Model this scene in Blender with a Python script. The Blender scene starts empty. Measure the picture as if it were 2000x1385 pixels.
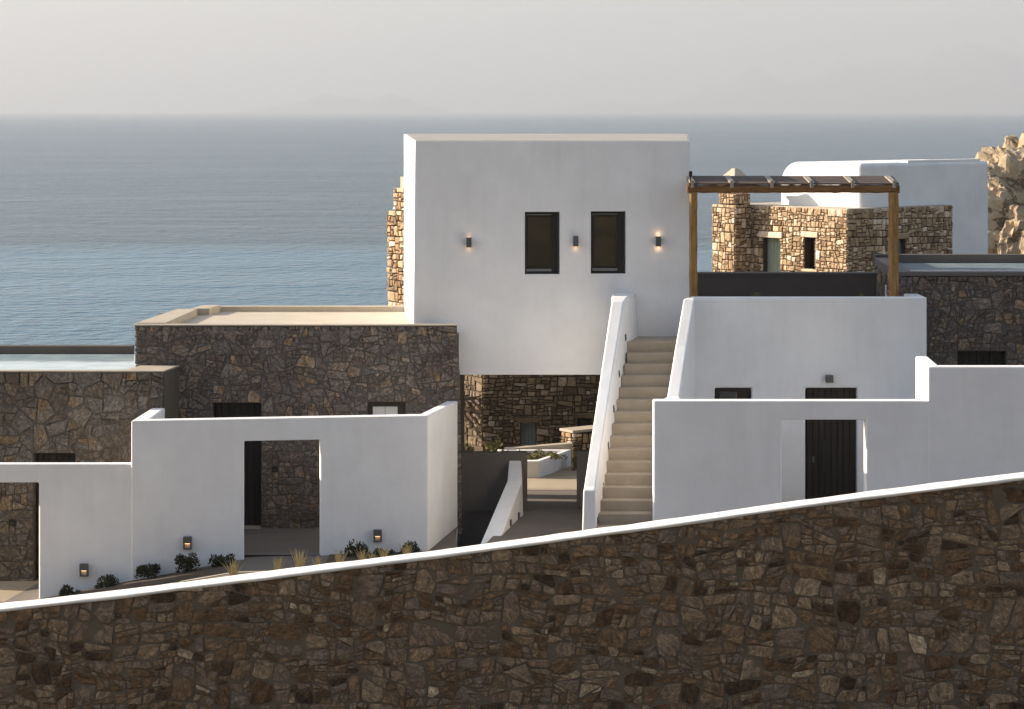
import bpy, bmesh, math, random
import numpy as np
from mathutils import Vector, Matrix, noise as mnoise

random.seed(7)
S = bpy.context.scene
COL = S.collection
# ------------------------------------------------------------------ camera, sky, sun, exposure
F = 4722.0          # focal length in photo pixels (85 mm on a 36 mm sensor, 2000 px wide)
HOR = 216.0         # photo row of the horizon
ZC = 8.2            # camera height above the gate threshold
SEA = -9.0
def X(px, d): return (px - 1000.0) * d / F
def Z(py, d): return ZC - (py - HOR) * d / F

cam_data = bpy.data.cameras.new("camera")
cam = bpy.data.objects.new("camera", cam_data); COL.objects.link(cam)
cam.location = (0, 0, ZC); cam.rotation_euler = (math.pi / 2, 0, 0)
cam_data.lens = 85.0; cam_data.sensor_width = 36.0
cam_data.shift_y = -(692.5 - HOR) / 2000.0
cam_data.clip_start = 0.5; cam_data.clip_end = 300000
S.camera = cam

SUN_EL = math.radians(20.0)
SUN_AZ = math.radians(-79.0)    # from +Y (out to sea), negative = to the left
sdir = Vector((math.sin(SUN_AZ) * math.cos(SUN_EL), math.cos(SUN_AZ) * math.cos(SUN_EL), math.sin(SUN_EL)))
sun_data = bpy.data.lights.new("sun", 'SUN'); sun_data.energy = 4.7; sun_data.angle = math.radians(0.6)
sun_data.color = (1.0, 0.87, 0.70)
sun = bpy.data.objects.new("sun", sun_data); COL.objects.link(sun)
sun.rotation_euler = (-sdir).to_track_quat('-Z', 'Y').to_euler(); sun.location = (-30, 30, 40)

W = bpy.data.worlds.new("World"); S.world = W; W.use_nodes = True
wn = W.node_tree; wn.nodes.clear()
sky = wn.nodes.new('ShaderNodeTexSky'); sky.sky_type = 'NISHITA'; sky.sun_disc = False
sky.sun_elevation = SUN_EL; sky.sun_rotation = SUN_AZ
sky.air_density = 1.0; sky.dust_density = 1.5; sky.ozone_density = 1.0; sky.altitude = 30
hsv = wn.nodes.new('ShaderNodeHueSaturation'); hsv.inputs['Saturation'].default_value = 0.74
bg = wn.nodes.new('ShaderNodeBackground'); bg.inputs['Strength'].default_value = 0.083
wo = wn.nodes.new('ShaderNodeOutputWorld')
wn.links.new(sky.outputs[0], hsv.inputs['Color']); wn.links.new(hsv.outputs[0], bg.inputs[0]); wn.links.new(bg.outputs[0], wo.inputs[0])

S.view_settings.view_transform = 'Standard'; S.view_settings.look = 'None'
S.view_settings.gamma = 1; S.view_settings.use_curve_mapping = False
S.view_settings.exposure = 1.56
S.render.engine = 'CYCLES'
cy = S.cycles
cy.use_denoising = True; cy.max_bounces = 8; cy.diffuse_bounces = 4; cy.glossy_bounces = 3
cy.volume_bounces = 1; cy.caustics_reflective = False; cy.caustics_refractive = False
cy.sample_clamp_indirect = 6.0

# ------------------------------------------------------------------ materials
def newmat(name):
    m = bpy.data.materials.new(name); m.use_nodes = True
    nt = m.node_tree; nt.nodes.clear()
    out = nt.nodes.new('ShaderNodeOutputMaterial'); b = nt.nodes.new('ShaderNodeBsdfPrincipled')
    nt.links.new(b.outputs[0], out.inputs[0])
    return m, nt, b
def nd(nt, t, **kw):
    n = nt.nodes.new(t)
    for k, v in kw.items():
        if k in n.inputs: n.inputs[k].default_value = v
        else: setattr(n, k, v)
    return n
def ramp(nt, stops):
    r = nt.nodes.new('ShaderNodeValToRGB'); e = r.color_ramp.elements
    while len(e) < len(stops): e.new(0.5)
    for i, (p, c) in enumerate(stops):
        e[i].position = p; e[i].color = (*c, 1)
    return r
def mul(nt, a, b, fac=1.0):
    m = nt.nodes.new('ShaderNodeMixRGB'); m.blend_type = 'MULTIPLY'; m.inputs[0].default_value = fac
    nt.links.new(a, m.inputs[1]); nt.links.new(b, m.inputs[2]); return m.outputs[0]

def surf(name, c0, c1, scale=1.5, fine=40.0, rough=0.85, bump=0.15, bdist=0.01, stretch=(1, 1, 1), spec=0.3):
    """two-tone weathered surface with fine relief"""
    m, nt, b = newmat(name)
    tc = nd(nt, 'ShaderNodeTexCoord'); geo = nd(nt, 'ShaderNodeNewGeometry')
    mp = nd(nt, 'ShaderNodeMapping'); mp.inputs['Scale'].default_value = stretch
    nt.links.new(geo.outputs['Position'], mp.inputs['Vector'])
    n1 = nd(nt, 'ShaderNodeTexNoise', Scale=scale, Detail=6.0, Roughness=0.6)
    n2 = nd(nt, 'ShaderNodeTexNoise', Scale=fine, Detail=4.0, Roughness=0.7)
    for n in (n1, n2): nt.links.new(mp.outputs[0], n.inputs['Vector'])
    r = ramp(nt, [(0.32, c0), (0.68, c1)])
    mixv = nd(nt, 'ShaderNodeMath', operation='MULTIPLY_ADD'); mixv.inputs[1].default_value = 0.35; 
    nt.links.new(n2.outputs[0], mixv.inputs[0])
    sc = nd(nt, 'ShaderNodeMath', operation='MULTIPLY'); sc.inputs[1].default_value = 0.65
    nt.links.new(n1.outputs[0], sc.inputs[0]); nt.links.new(sc.outputs[0], mixv.inputs[2])
    nt.links.new(mixv.outputs[0], r.inputs[0]); nt.links.new(r.outputs[0], b.inputs['Base Color'])
    bp = nd(nt, 'ShaderNodeBump', Strength=bump, Distance=bdist)
    nt.links.new(n2.outputs[0], bp.inputs['Height']); nt.links.new(bp.outputs[0], b.inputs['Normal'])
    b.inputs['Roughness'].default_value = rough; b.inputs['Specular IOR Level'].default_value = spec
    return m

def plaster(name, c, var=0.05, tint=(1, 1, 1)):
    m, nt, b = newmat(name)
    geo = nd(nt, 'ShaderNodeNewGeometry')
    n1 = nd(nt, 'ShaderNodeTexNoise', Scale=0.9, Detail=5.0, Roughness=0.6)
    mp = nd(nt, 'ShaderNodeMapping'); mp.inputs['Scale'].default_value = (3.0, 3.0, 0.35)
    n3 = nd(nt, 'ShaderNodeTexNoise', Scale=1.6, Detail=4.0, Roughness=0.65)
    n2 = nd(nt, 'ShaderNodeTexNoise', Scale=16.0, Detail=5.0, Roughness=0.7)
    n4 = nd(nt, 'ShaderNodeTexNoise', Scale=2.2, Detail=2.0)
    nt.links.new(geo.outputs['Position'], mp.inputs[0])
    for n in (n1, n2, n4): nt.links.new(geo.outputs['Position'], n.inputs['Vector'])
    nt.links.new(mp.outputs[0], n3.inputs['Vector'])
    lo = tuple(v * (1 - var * 1.6) * t for v, t in zip(c, tint)); hi = tuple(min(0.92, v * (1 + var)) for v in c)
    r1 = ramp(nt, [(0.3, lo), (0.7, hi)])
    nt.links.new(n1.outputs[0], r1.inputs[0])
    r3 = ramp(nt, [(0.28, (0.962, 0.96, 0.957)), (0.5, (1, 1, 1))])
    nt.links.new(n3.outputs[0], r3.inputs[0])
    nt.links.new(mul(nt, r1.outputs[0], r3.outputs[0]), b.inputs['Base Color'])
    bp = nd(nt, 'ShaderNodeBump', Strength=0.25, Distance=0.008)
    bp2 = nd(nt, 'ShaderNodeBump', Strength=0.35, Distance=0.03)
    nt.links.new(n2.outputs[0], bp.inputs['Height']); nt.links.new(n4.outputs[0], bp2.inputs['Height'])
    nt.links.new(bp2.outputs[0], bp.inputs['Normal']); nt.links.new(bp.outputs[0], b.inputs['Normal'])
    b.inputs['Roughness'].default_value = 0.9; b.inputs['Specular IOR Level'].default_value = 0.2
    return m

def stone_mat(name, stops, dark=0.55, light=1.5, streak=1.0, bump=0.6, fine=22.0):
    """each stone's own colour comes from its 'tone'; grain, veins and relief from noise"""
    m, nt, b = newmat(name)
    at = nd(nt, 'ShaderNodeAttribute', attribute_name='tone'); geo = nd(nt, 'ShaderNodeNewGeometry')
    off = nd(nt, 'ShaderNodeVectorMath', operation='SCALE'); off.inputs[0].default_value = (37.0, 53.0, 71.0)
    nt.links.new(at.outputs['Fac'], off.inputs['Scale'])
    add = nd(nt, 'ShaderNodeVectorMath', operation='ADD')
    nt.links.new(geo.outputs['Position'], add.inputs[0]); nt.links.new(off.outputs[0], add.inputs[1])
    # per-stone tilt of the bedding so the veins run differently on each stone
    rot = nd(nt, 'ShaderNodeVectorRotate', rotation_type='Y_AXIS')
    ang = nd(nt, 'ShaderNodeMath', operation='MULTIPLY'); ang.inputs[1].default_value = 23.0
    nt.links.new(at.outputs['Fac'], ang.inputs[0]); nt.links.new(ang.outputs[0], rot.inputs['Angle'])
    nt.links.new(add.outputs[0], rot.inputs['Vector'])
    mp = nd(nt, 'ShaderNodeMapping'); mp.inputs['Scale'].default_value = (3.2, 5.0, 7.0)
    nt.links.new(rot.outputs[0], mp.inputs[0])
    ns = nd(nt, 'ShaderNodeTexNoise', Scale=1.3 * streak, Detail=5.0, Roughness=0.7, Distortion=0.6)
    nt.links.new(mp.outputs[0], ns.inputs['Vector'])
    nb = nd(nt, 'ShaderNodeTexNoise', Scale=5.0, Detail=5.0, Roughness=0.65)
    nf = nd(nt, 'ShaderNodeTexNoise', Scale=fine, Detail=6.0, Roughness=0.75)
    for n in (nb, nf): nt.links.new(add.outputs[0], n.inputs['Vector'])
    r = ramp(nt, stops)
    # tone shifted a little by blotches
    t2 = nd(nt, 'ShaderNodeMath', operation='MULTIPLY_ADD'); t2.inputs[1].default_value = 0.5; 
    nt.links.new(nb.outputs[0], t2.inputs[0])
    t1 = nd(nt, 'ShaderNodeMath', operation='SUBTRACT'); t1.inputs[1].default_value = 0.25
    nt.links.new(at.outputs['Fac'], t1.inputs[0]); nt.links.new(t1.outputs[0], t2.inputs[2])
    nt.links.new(t2.outputs[0], r.inputs[0])
    rs = ramp(nt, [(0.3, (dark,) * 3), (0.5, (0.95,) * 3), (0.74, (light,) * 3)])
    nt.links.new(ns.outputs[0], rs.inputs[0])
    rf = ramp(nt, [(0.3, (0.55,) * 3), (0.52, (1, 1, 1)), (0.75, (1.45,) * 3)])
    nt.links.new(nf.outputs[0], rf.inputs[0])
    nt.links.new(mul(nt, mul(nt, r.outputs[0], rs.outputs[0]), rf.outputs[0]), b.inputs['Base Color'])
    h = nd(nt, 'ShaderNodeMath', operation='ADD'); nt.links.new(ns.outputs[0], h.inputs[0]); nt.links.new(nf.outputs[0], h.inputs[1])
    bp = nd(nt, 'ShaderNodeBump', Strength=bump, Distance=0.03)
    nt.links.new(h.outputs[0], bp.inputs['Height']); nt.links.new(bp.outputs[0], b.inputs['Normal'])
    b.inputs['Roughness'].default_value = 0.85; b.inputs['Specular IOR Level'].default_value = 0.25
    return m

def wood_mat(name, c0, c1, axis=(1, 14, 14), rough=0.7):
    m, nt, b = newmat(name)
    tc = nd(nt, 'ShaderNodeNewGeometry'); mp = nd(nt, 'ShaderNodeMapping'); mp.inputs['Scale'].default_value = axis
    nt.links.new(tc.outputs['Position'], mp.inputs[0])
    n = nd(nt, 'ShaderNodeTexNoise', Scale=1.6, Detail=6.0, Roughness=0.65, Distortion=0.8)
    nt.links.new(mp.outputs[0], n.inputs['Vector'])
    r = ramp(nt, [(0.3, c0), (0.7, c1)]); nt.links.new(n.outputs[0], r.inputs[0]); nt.links.new(r.outputs[0], b.inputs['Base Color'])
    bp = nd(nt, 'ShaderNodeBump', Strength=0.4, Distance=0.01); nt.links.new(n.outputs[0], bp.inputs['Height']); nt.links.new(bp.outputs[0], b.inputs['Normal'])
    b.inputs['Roughness'].default_value = rough; b.inputs['Specular IOR Level'].default_value = 0.25
    return m
def plain(name, c, rough=0.6, metal=0.0, spec=0.4):
    m, nt, b = newmat(name); b.inputs['Base Color'].default_value = (*c, 1)
    b.inputs['Roughness'].default_value = rough; b.inputs['Metallic'].default_value = metal; b.inputs['Specular IOR Level'].default_value = spec
    return m
def emit(name, c, s):
    m, nt, b = newmat(name); b.inputs['Base Color'].default_value = (*c, 1)
    b.inputs['Emission Color'].default_value = (*c, 1); b.inputs['Emission Strength'].default_value = s
    return m

WHITE = plaster('white_limewash', (0.82, 0.81, 0.80))
CREAM = surf('cream_screed', (0.40, 0.35, 0.28), (0.53, 0.465, 0.38), scale=1.2, fine=30, bump=0.1)
COPING = surf('sand_coping', (0.35, 0.30, 0.235), (0.47, 0.41, 0.33), scale=3, fine=40, bump=0.2)
BROWNP = surf('brown_plaster', (0.085, 0.068, 0.058), (0.12, 0.098, 0.084), scale=1.0, fine=25, bump=0.08)
GREYP = surf('grey_plaster', (0.12, 0.105, 0.095), (0.165, 0.145, 0.13), scale=1.0, fine=25, bump=0.08)
POOL, nt, b = newmat('pool_water'); geo = nd(nt, 'ShaderNodeNewGeometry'); nz_ = nd(nt, 'ShaderNodeTexNoise', Scale=2.2, Detail=3.0); nt.links.new(geo.outputs['Position'], nz_.inputs['Vector'])
pr_ = ramp(nt, [(.35, (0.36, 0.47, 0.51)), (.65, (0.52, 0.61, 0.64))]); nt.links.new(nz_.outputs[0], pr_.inputs[0]); nt.links.new(pr_.outputs[0], b.inputs['Base Color'])
bp = nd(nt, 'ShaderNodeBump', Strength=.12, Distance=.02); nt.links.new(nz_.outputs[0], bp.inputs['Height']); nt.links.new(bp.outputs[0], b.inputs['Normal']); b.inputs['Roughness'].default_value = .06; b.inputs['IOR'].default_value = 1.33
ROOFW = surf('pale_roof_paint', (0.62, 0.64, 0.67), (0.78, 0.80, 0.82), scale=2, fine=20, bump=0.05)
STEPM = surf('sand_concrete', (0.34, 0.285, 0.215), (0.45, 0.38, 0.295), scale=2.2, fine=35, bump=0.15)
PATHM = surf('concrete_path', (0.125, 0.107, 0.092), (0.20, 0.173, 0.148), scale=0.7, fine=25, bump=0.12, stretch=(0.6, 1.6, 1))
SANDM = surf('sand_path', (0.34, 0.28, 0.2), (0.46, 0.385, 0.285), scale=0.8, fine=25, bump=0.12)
SOIL = surf('soil', (0.06, 0.045, 0.032), (0.14, 0.105, 0.075), scale=3, fine=30, bump=0.8, bdist=0.04)
SCRUB = surf('dry_hillside', (0.035, 0.03, 0.014), (0.20, 0.15, 0.08), scale=0.55, fine=3.0, bump=0.8, bdist=0.2)
MORTAR_FG = surf('brown_mortar', (0.115, 0.085, 0.056), (0.19, 0.145, 0.098), scale=2, fine=28, bump=0.8, bdist=0.03)
MORTAR_DK = surf('dark_mortar', (0.085, 0.073, 0.062), (0.14, 0.12, 0.103), scale=3, fine=30, bump=0.5, bdist=0.02)
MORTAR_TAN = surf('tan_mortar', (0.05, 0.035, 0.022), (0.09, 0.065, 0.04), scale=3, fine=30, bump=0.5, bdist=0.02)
ST_FG = stone_mat('field_stone', [(0.0, (0.071, 0.041, 0.021)), (0.22, (0.166, 0.091, 0.044)), (0.42, (0.267, 0.170, 0.094)),
                                 (0.55, (0.217, 0.157, 0.116)), (0.72, (0.319, 0.218, 0.133)), (0.88, (0.421, 0.302, 0.191)), (1.0, (0.764, 0.583, 0.399))], dark=0.42, light=1.85, streak=1.7, bump=0.9, fine=30)
ST_DK = stone_mat('grey_schist', [(0.0, (0.102, 0.076, 0.065)), (0.3, (0.183, 0.142, 0.115)), (0.5, (0.162, 0.139, 0.122)),
                                 (0.7, (0.245, 0.197, 0.162)), (0.85, (0.293, 0.192, 0.104)), (1.0, (0.380, 0.313, 0.255))], dark=0.42, light=2.1, streak=2.2, bump=1.0, fine=26)
ST_TAN = stone_mat('tan_stone', [(0.0, (0.203, 0.132, 0.076)), (0.3, (0.381, 0.262, 0.155)), (0.6, (0.482, 0.346, 0.214)), (0.85, (0.583, 0.438, 0.297)), (1.0, (0.843, 0.699, 0.551))],
                   dark=0.72, light=1.2, bump=0.5)
ST_TAN_SHADE = stone_mat('tan_stone_in_shade', [(0.0, (0.074, 0.049, 0.032)), (0.3, (0.136, 0.098, 0.058)), (0.6, (0.180, 0.132, 0.082)), (0.85, (0.221, 0.170, 0.117)), (1.0, (0.337, 0.280, 0.222))], dark=0.7, light=1.25, bump=0.5)  # tan stone darkened in colour so the passage house looks deep in shade
ROCKM = None
DKWOOD = wood_mat('dark_stained_wood', (0.011, 0.008, 0.007), (0.024, 0.018, 0.015), axis=(14, 14, 1), rough=0.5)
HONEY = wood_mat('honey_wood', (0.15, 0.075, 0.022), (0.42, 0.25, 0.09), axis=(18.432, 17.293, 1.853))
HONEYB = wood_mat('honey_beam_wood', (0.10, 0.046, 0.016), (0.27, 0.145, 0.055), axis=(2.048, 17.293, 16.661))
BROWNW = wood_mat('weathered_brown_wood', (0.05, 0.033, 0.025), (0.13, 0.095, 0.075), axis=(2.048, 17.293, 16.661))
PALEW = wood_mat('silvered_wood', (0.22, 0.19, 0.16), (0.38, 0.34, 0.29), axis=(18.432, 1.921, 16.661))
GREENP = wood_mat('sage_green_paint', (0.22, 0.26, 0.22), (0.30, 0.34, 0.29), axis=(18.432, 17.293, 1.853))
FRAME = plain('black_frame', (0.012, 0.010, 0.009), 0.45)
BLACK = plain('black_metal', (0.008, 0.008, 0.008), 0.5)
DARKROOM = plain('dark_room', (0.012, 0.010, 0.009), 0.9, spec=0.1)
GLASS = plain('window_glass', (0.006, 0.006, 0.006), 0.03, spec=0.9); GLASS.node_tree.nodes['Principled BSDF'].inputs['IOR'].default_value = 1.65
ALU = plain('grey_rail', (0.20, 0.20, 0.20), 0.4, metal=0.3)
LAMPG = plain('grey_lamp_body', (0.10, 0.098, 0.10), 0.5, metal=0.2)
LENS = emit('warm_lamp_lens', (1.0, 0.62, 0.32), 0.6)
CURTAIN = plain('white_curtain', (0.75, 0.74, 0.71), 0.9)
BUSHM = surf('dark_succulent_leaf', (0.018, 0.022, 0.010), (0.05, 0.055, 0.024), scale=14, fine=60, bump=0.0, rough=0.6)
GRASSM = surf('dry_straw', (0.34, 0.25, 0.11), (0.62, 0.50, 0.27), scale=20, fine=60, bump=0.0, rough=0.8)
PLANTM = surf('olive_leaf', (0.10, 0.10, 0.03), (0.24, 0.21, 0.075), scale=10, fine=60, bump=0.0, rough=0.7)

# ------------------------------------------------------------------ object helpers
WORLD = {}      # world location of every object made (no rotations are used on parents)
def tag(o, label=None, cat=None, group=None, kind=None):
    if label: o['label'] = label
    if cat: o['category'] = cat
    if group: o['group'] = group
    if kind: o['kind'] = kind
    return o
def thing(name, loc, label, cat, group=None):
    o = bpy.data.objects.new(name, None); COL.objects.link(o); o.location = loc; o.empty_display_size = 0.2
    WORLD[o] = Vector(loc); return tag(o, label, cat, group)
def obj(name, verts, faces, m, parent=None, bevel=0.0, smooth=False, seg=3, tone=None):
    v = np.array([tuple(p) for p in verts], dtype=float)
    c = Vector(((v.min(0) + v.max(0)) / 2).tolist()); c.z = float(v[:, 2].min())
    me = bpy.data.meshes.new(name); me.from_pydata((v - np.array(c)).tolist(), [], faces); me.update()
    if m: me.materials.append(m)
    if smooth: me.polygons.foreach_set('use_smooth', [True] * len(me.polygons))
    if tone is not None:
        a = me.attributes.new('tone', 'FLOAT', 'POINT')
        a.data.foreach_set('value', tone if hasattr(tone, '__len__') else [tone] * len(verts))
    o = bpy.data.objects.new(name, me); COL.objects.link(o)
    WORLD[o] = c
    if parent is not None:
        o.parent = parent; o.location = c - WORLD[parent]
    else: o.location = c
    if bevel > 0:
        b = o.modifiers.new('edge', 'BEVEL'); b.width = bevel; b.segments = seg; b.limit_method = 'ANGLE'; b.angle_limit = math.radians(35)
    return o
def prism_vf(plan, z0, z1):
    n = len(plan)
    zt = z1 if hasattr(z1, '__len__') else [z1] * n
    zb = z0 if hasattr(z0, '__len__') else [z0] * n
    area = sum(plan[i][0] * plan[(i + 1) % n][1] - plan[(i + 1) % n][0] * plan[i][1] for i in range(n))
    idx = list(range(n)) if area > 0 else list(range(n))[::-1]
    v = [(plan[i][0], plan[i][1], zb[i]) for i in idx] + [(plan[i][0], plan[i][1], zt[i]) for i in idx]
    f = [tuple(range(n))[::-1], tuple(range(n, 2 * n))] + [(i, (i + 1) % n, n + (i + 1) % n, n + i) for i in range(n)]
    return v, f
def prism(name, plan, z0, z1, m, parent=None, bevel=0.0, **k):
    v, f = prism_vf(plan, z0, z1); return obj(name, v, f, m, parent, bevel, **k)
def box(name, x0, x1, y0, y1, z0, z1, m, parent=None, bevel=0.0, **k):
    return prism(name, [(x0, y0), (x1, y0), (x1, y1), (x0, y1)], z0, z1, m, parent, bevel, **k)
def obox_vf(o, u, n, w, dep, z0, z1):
    """box on a wall: from o along unit u for w, going INTO the wall (against outward n) for dep"""
    o = Vector((o[0], o[1])); u = Vector(u); n = Vector(n)
    pl = [o, o + u * w, o + u * w - n * dep, o - n * dep]
    return prism_vf([(p.x, p.y) for p in pl], z0, z1)
def obox(name, o, u, n, w, dep, z0, z1, m, parent=None, bevel=0.0, **k):
    v, f = obox_vf(o, u, n, w, dep, z0, z1); return obj(name, v, f, m, parent, bevel, **k)
def loft(name, stations, m, parent=None, bevel=0.0, **k):
    """stations: lists of 4 points (top-left, top-right, bottom-right, bottom-left) front to back"""
    v = [p for s in stations for p in s]; f = [(0, 1, 2, 3)]
    for i in range(len(stations) - 1):
        a = 4 * i
        for j in range(4): f.append((a + j, a + 4 + j, a + 4 + (j + 1) % 4, a + (j + 1) % 4))
    a = 4 * (len(stations) - 1); f.append((a + 3, a + 2, a + 1, a))
    o = obj(name, v, f, m, parent, bevel, **k)
    bm = bmesh.new(); bm.from_mesh(o.data); bmesh.ops.recalc_face_normals(bm, faces=bm.faces); bm.to_mesh(o.data); bm.free()
    return o
def carve(o, cutters):
    """cut box-shaped openings (world-space verts/faces) out of o"""
    bev = [(m.width, m.segments) for m in o.modifiers if m.type == 'BEVEL']
    o.modifiers.clear(); tmp = []
    for v, f in cutters:
        me = bpy.data.meshes.new('cut'); me.from_pydata([tuple(p) for p in v], [], f); me.update()
        c = bpy.data.objects.new('cut', me); COL.objects.link(c); tmp.append(c)
        md = o.modifiers.new('b', 'BOOLEAN'); md.object = c; md.operation = 'DIFFERENCE'; md.solver = 'EXACT'
    bpy.context.view_layer.update()
    dg = bpy.context.evaluated_depsgraph_get()
    me = bpy.data.meshes.new_from_object(o.evaluated_get(dg)); old = o.data
    o.modifiers.clear(); o.data = me; me.name = o.name
    bpy.data.meshes.remove(old)
    for c in tmp: d = c.data; bpy.data.objects.remove(c); bpy.data.meshes.remove(d)
    for w, s in bev:
        b = o.modifiers.new('edge', 'BEVEL'); b.width = w; b.segments = s; b.limit_method = 'ANGLE'; b.angle_limit = math.radians(35)
def cutbox(x0, x1, y0, y1, z0, z1): return prism_vf([(x0, y0), (x1, y0), (x1, y1), (x0, y1)], z0, z1)
def copy_tree(o, parent=None, move=None, label=None):
    c = o.copy(); COL.objects.link(c)
    if parent is not None: c.parent = parent
    if move is not None: c.location = Vector(o.location) + Vector(move); WORLD[c] = WORLD[o] + Vector(move)
    if label: c['label'] = label
    for ch in list(o.children): copy_tree(ch, c)
    return c

# ------------------------------------------------------------------ rubble masonry
def clip(poly, a, b, c):
    """keep a*u + b*v <= c"""
    out = []
    for i in range(len(poly)):
        p, q = poly[i], poly[(i + 1) % len(poly)]
        dp, dq = a * p[0] + b * p[1] - c, a * q[0] + b * q[1] - c
        if dp <= 0: out.append(p)
        if (dp < 0 < dq) or (dq < 0 < dp):
            t = dp / (dp - dq); out.append((p[0] + t * (q[0] - p[0]), p[1] + t * (q[1] - p[1])))
    return out
def parea(p): return 0.5 * sum(p[i][0] * p[(i + 1) % len(p)][1] - p[(i + 1) % len(p)][0] * p[i][1] for i in range(len(p)))
def rubble_cells(region, holes, size, aspect, gap, seed, rng=(0.55, 1.0, 1.7)):
    R = random.Random(seed)
    us = [p[0] for p in region]; vs = [p[1] for p in region]
    u0, u1, v0, v1 = min(us) / aspect, max(us) / aspect, min(vs), max(vs)
    ar = (u1 - u0) * (v1 - v0)
    P = np.zeros((0, 2)); Rr = np.zeros(0)
    for lo, hi, tries in ((rng[1], rng[2], 0.5), (0.5 * (rng[0] + rng[1]), rng[1] * 1.1, 2.2), (rng[0], 0.8 * rng[1], 6.0)):
        for _ in range(int(tries * ar / (size * size)) + 8):
            r = size * R.uniform(lo, hi); p = np.array((R.uniform(u0, u1), R.uniform(v0, v1)))
            if len(P) and (np.hypot(*(P - p).T) < 0.5 * (Rr + r)).any(): continue
            P = np.vstack((P, p)); Rr = np.append(Rr, r)
    area = parea(region); reg = region if area > 0 else region[::-1]
    keep = []
    for i, p in enumerate(P):
        q = (p[0] * aspect, p[1])
        ok = not any(h[0] <= q[0] <= h[2] and h[1] <= q[1] <= h[3] for h in holes)
        keep.append(ok)
    P = P[np.array(keep, bool)]; Rr = Rr[np.array(keep, bool)]
    w = (Rr * 0.5) ** 2 * 0.8
    cells = []
    for i in range(len(P)):
        d = ((P - P[i]) ** 2).sum(1); nb = np.argsort(d)[1:20]
        s = size * 3
        poly = [(P[i][0] - s, P[i][1] - s), (P[i][0] + s, P[i][1] - s), (P[i][0] + s, P[i][1] + s), (P[i][0] - s, P[i][1] + s)]
        for j in nb:
            a, b = P[j] - P[i]; L = math.hypot(a, b)
            c = 0.5 * ((P[j] ** 2).sum() - w[j] - (P[i] ** 2).sum() + w[i])
            g = gap * (abs(a) / aspect + abs(b)) / L if L else 0
            poly = clip(poly, a / L, b / L, c / L - g)
            if len(poly) < 3: break
        if len(poly) < 3: continue
        poly = [(p[0] * aspect, p[1]) for p in poly]
        for k in range(len(reg)):
            p, q = reg[k], reg[(k + 1) % len(reg)]
            ex, ey = q[0] - p[0], q[1] - p[1]; L = math.hypot(ex, ey)
            a, b = ey / L, -ex / L
            poly = clip(poly, a, b, a * p[0] + b * p[1])
            if len(poly) < 3: break
        if len(poly) < 3: continue
        cx, cyy = P[i][0] * aspect, P[i][1]
        for h in holes:
            sd = [(h[0] - cx, (1, 0, h[0])), (cx - h[2], (-1, 0, -h[2])), (h[1] - cyy, (0, 1, h[1])), (cyy - h[3], (0, -1, -h[3]))]
            pu = [p[0] for p in poly]; pv = [p[1] for p in poly]
            if max(pu) < h[0] or min(pu) > h[2] or max(pv) < h[1] or min(pv) > h[3]: continue
            poly = clip(poly, *max(sd)[1])
            if len(poly) < 3: break
        if len(poly) < 3: continue
        if parea(poly) < size * size * aspect * 0.05: continue
        cells.append(poly)
    return cells
def split_cells(cells, R, amin, amax, asp, jit):
    """break coarse cells into stones by near-level and near-upright cracks"""
    out = []; stack = [(c, R.uniform(0, 1)) for c in cells]
    while stack:
        p, q = stack.pop(); A = parea(p)
        us = [a[0] for a in p]; vs = [a[1] for a in p]; w, h = max(us) - min(us), max(vs) - min(vs)
        tgt = amin * (amax / amin) ** (R.random() ** 1.1)
        if A < tgt * 1.35 and w < 3.2 * h * asp and h < 2.0 * w: out.append(p); continue
        if A < amin * 0.8: out.append(p); continue
        lvl = (w / asp < h * R.uniform(0.75, 1.35))
        t = R.uniform(0.33, 0.67); j = R.gauss(0, jit)
        ang = (math.pi / 2 + j) if lvl else j * 1.1
        a, b = math.cos(ang), math.sin(ang)
        pr = [a * x + b * y for x, y in p]; c = min(pr) + t * (max(pr) - min(pr))
        p1 = clip(p, a, b, c); p2 = clip(p, -a, -b, -c)
        if len(p1) < 3 or len(p2) < 3: out.append(p); continue
        stack += [(p1, 0), (p2, 0)]
    return out
def cut_holes(todo, holes, size):
    for hh in holes:        # stones stop at openings: beside, above, below
        nxt = []
        for q in todo:
            qu = [x[0] for x in q]; qv = [x[1] for x in q]
            if max(qu) <= hh[0] or min(qu) >= hh[2] or max(qv) <= hh[1] or min(qv) >= hh[3]: nxt.append(q); continue
            rest = q
            for a, b, c in ((1, 0, hh[0]), (-1, 0, -hh[2]), (0, 1, hh[1]), (0, -1, -hh[3])):
                if len(rest) < 3: break
                x = clip(rest, a, b, c); rest = clip(rest, -a, -b, -c)
                if len(x) >= 3 and parea(x) > size * size * .03: nxt.append(x)
        todo = nxt
    return [q for q in todo if len(q) >= 3 and parea(q) > size * size * .03]
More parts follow.
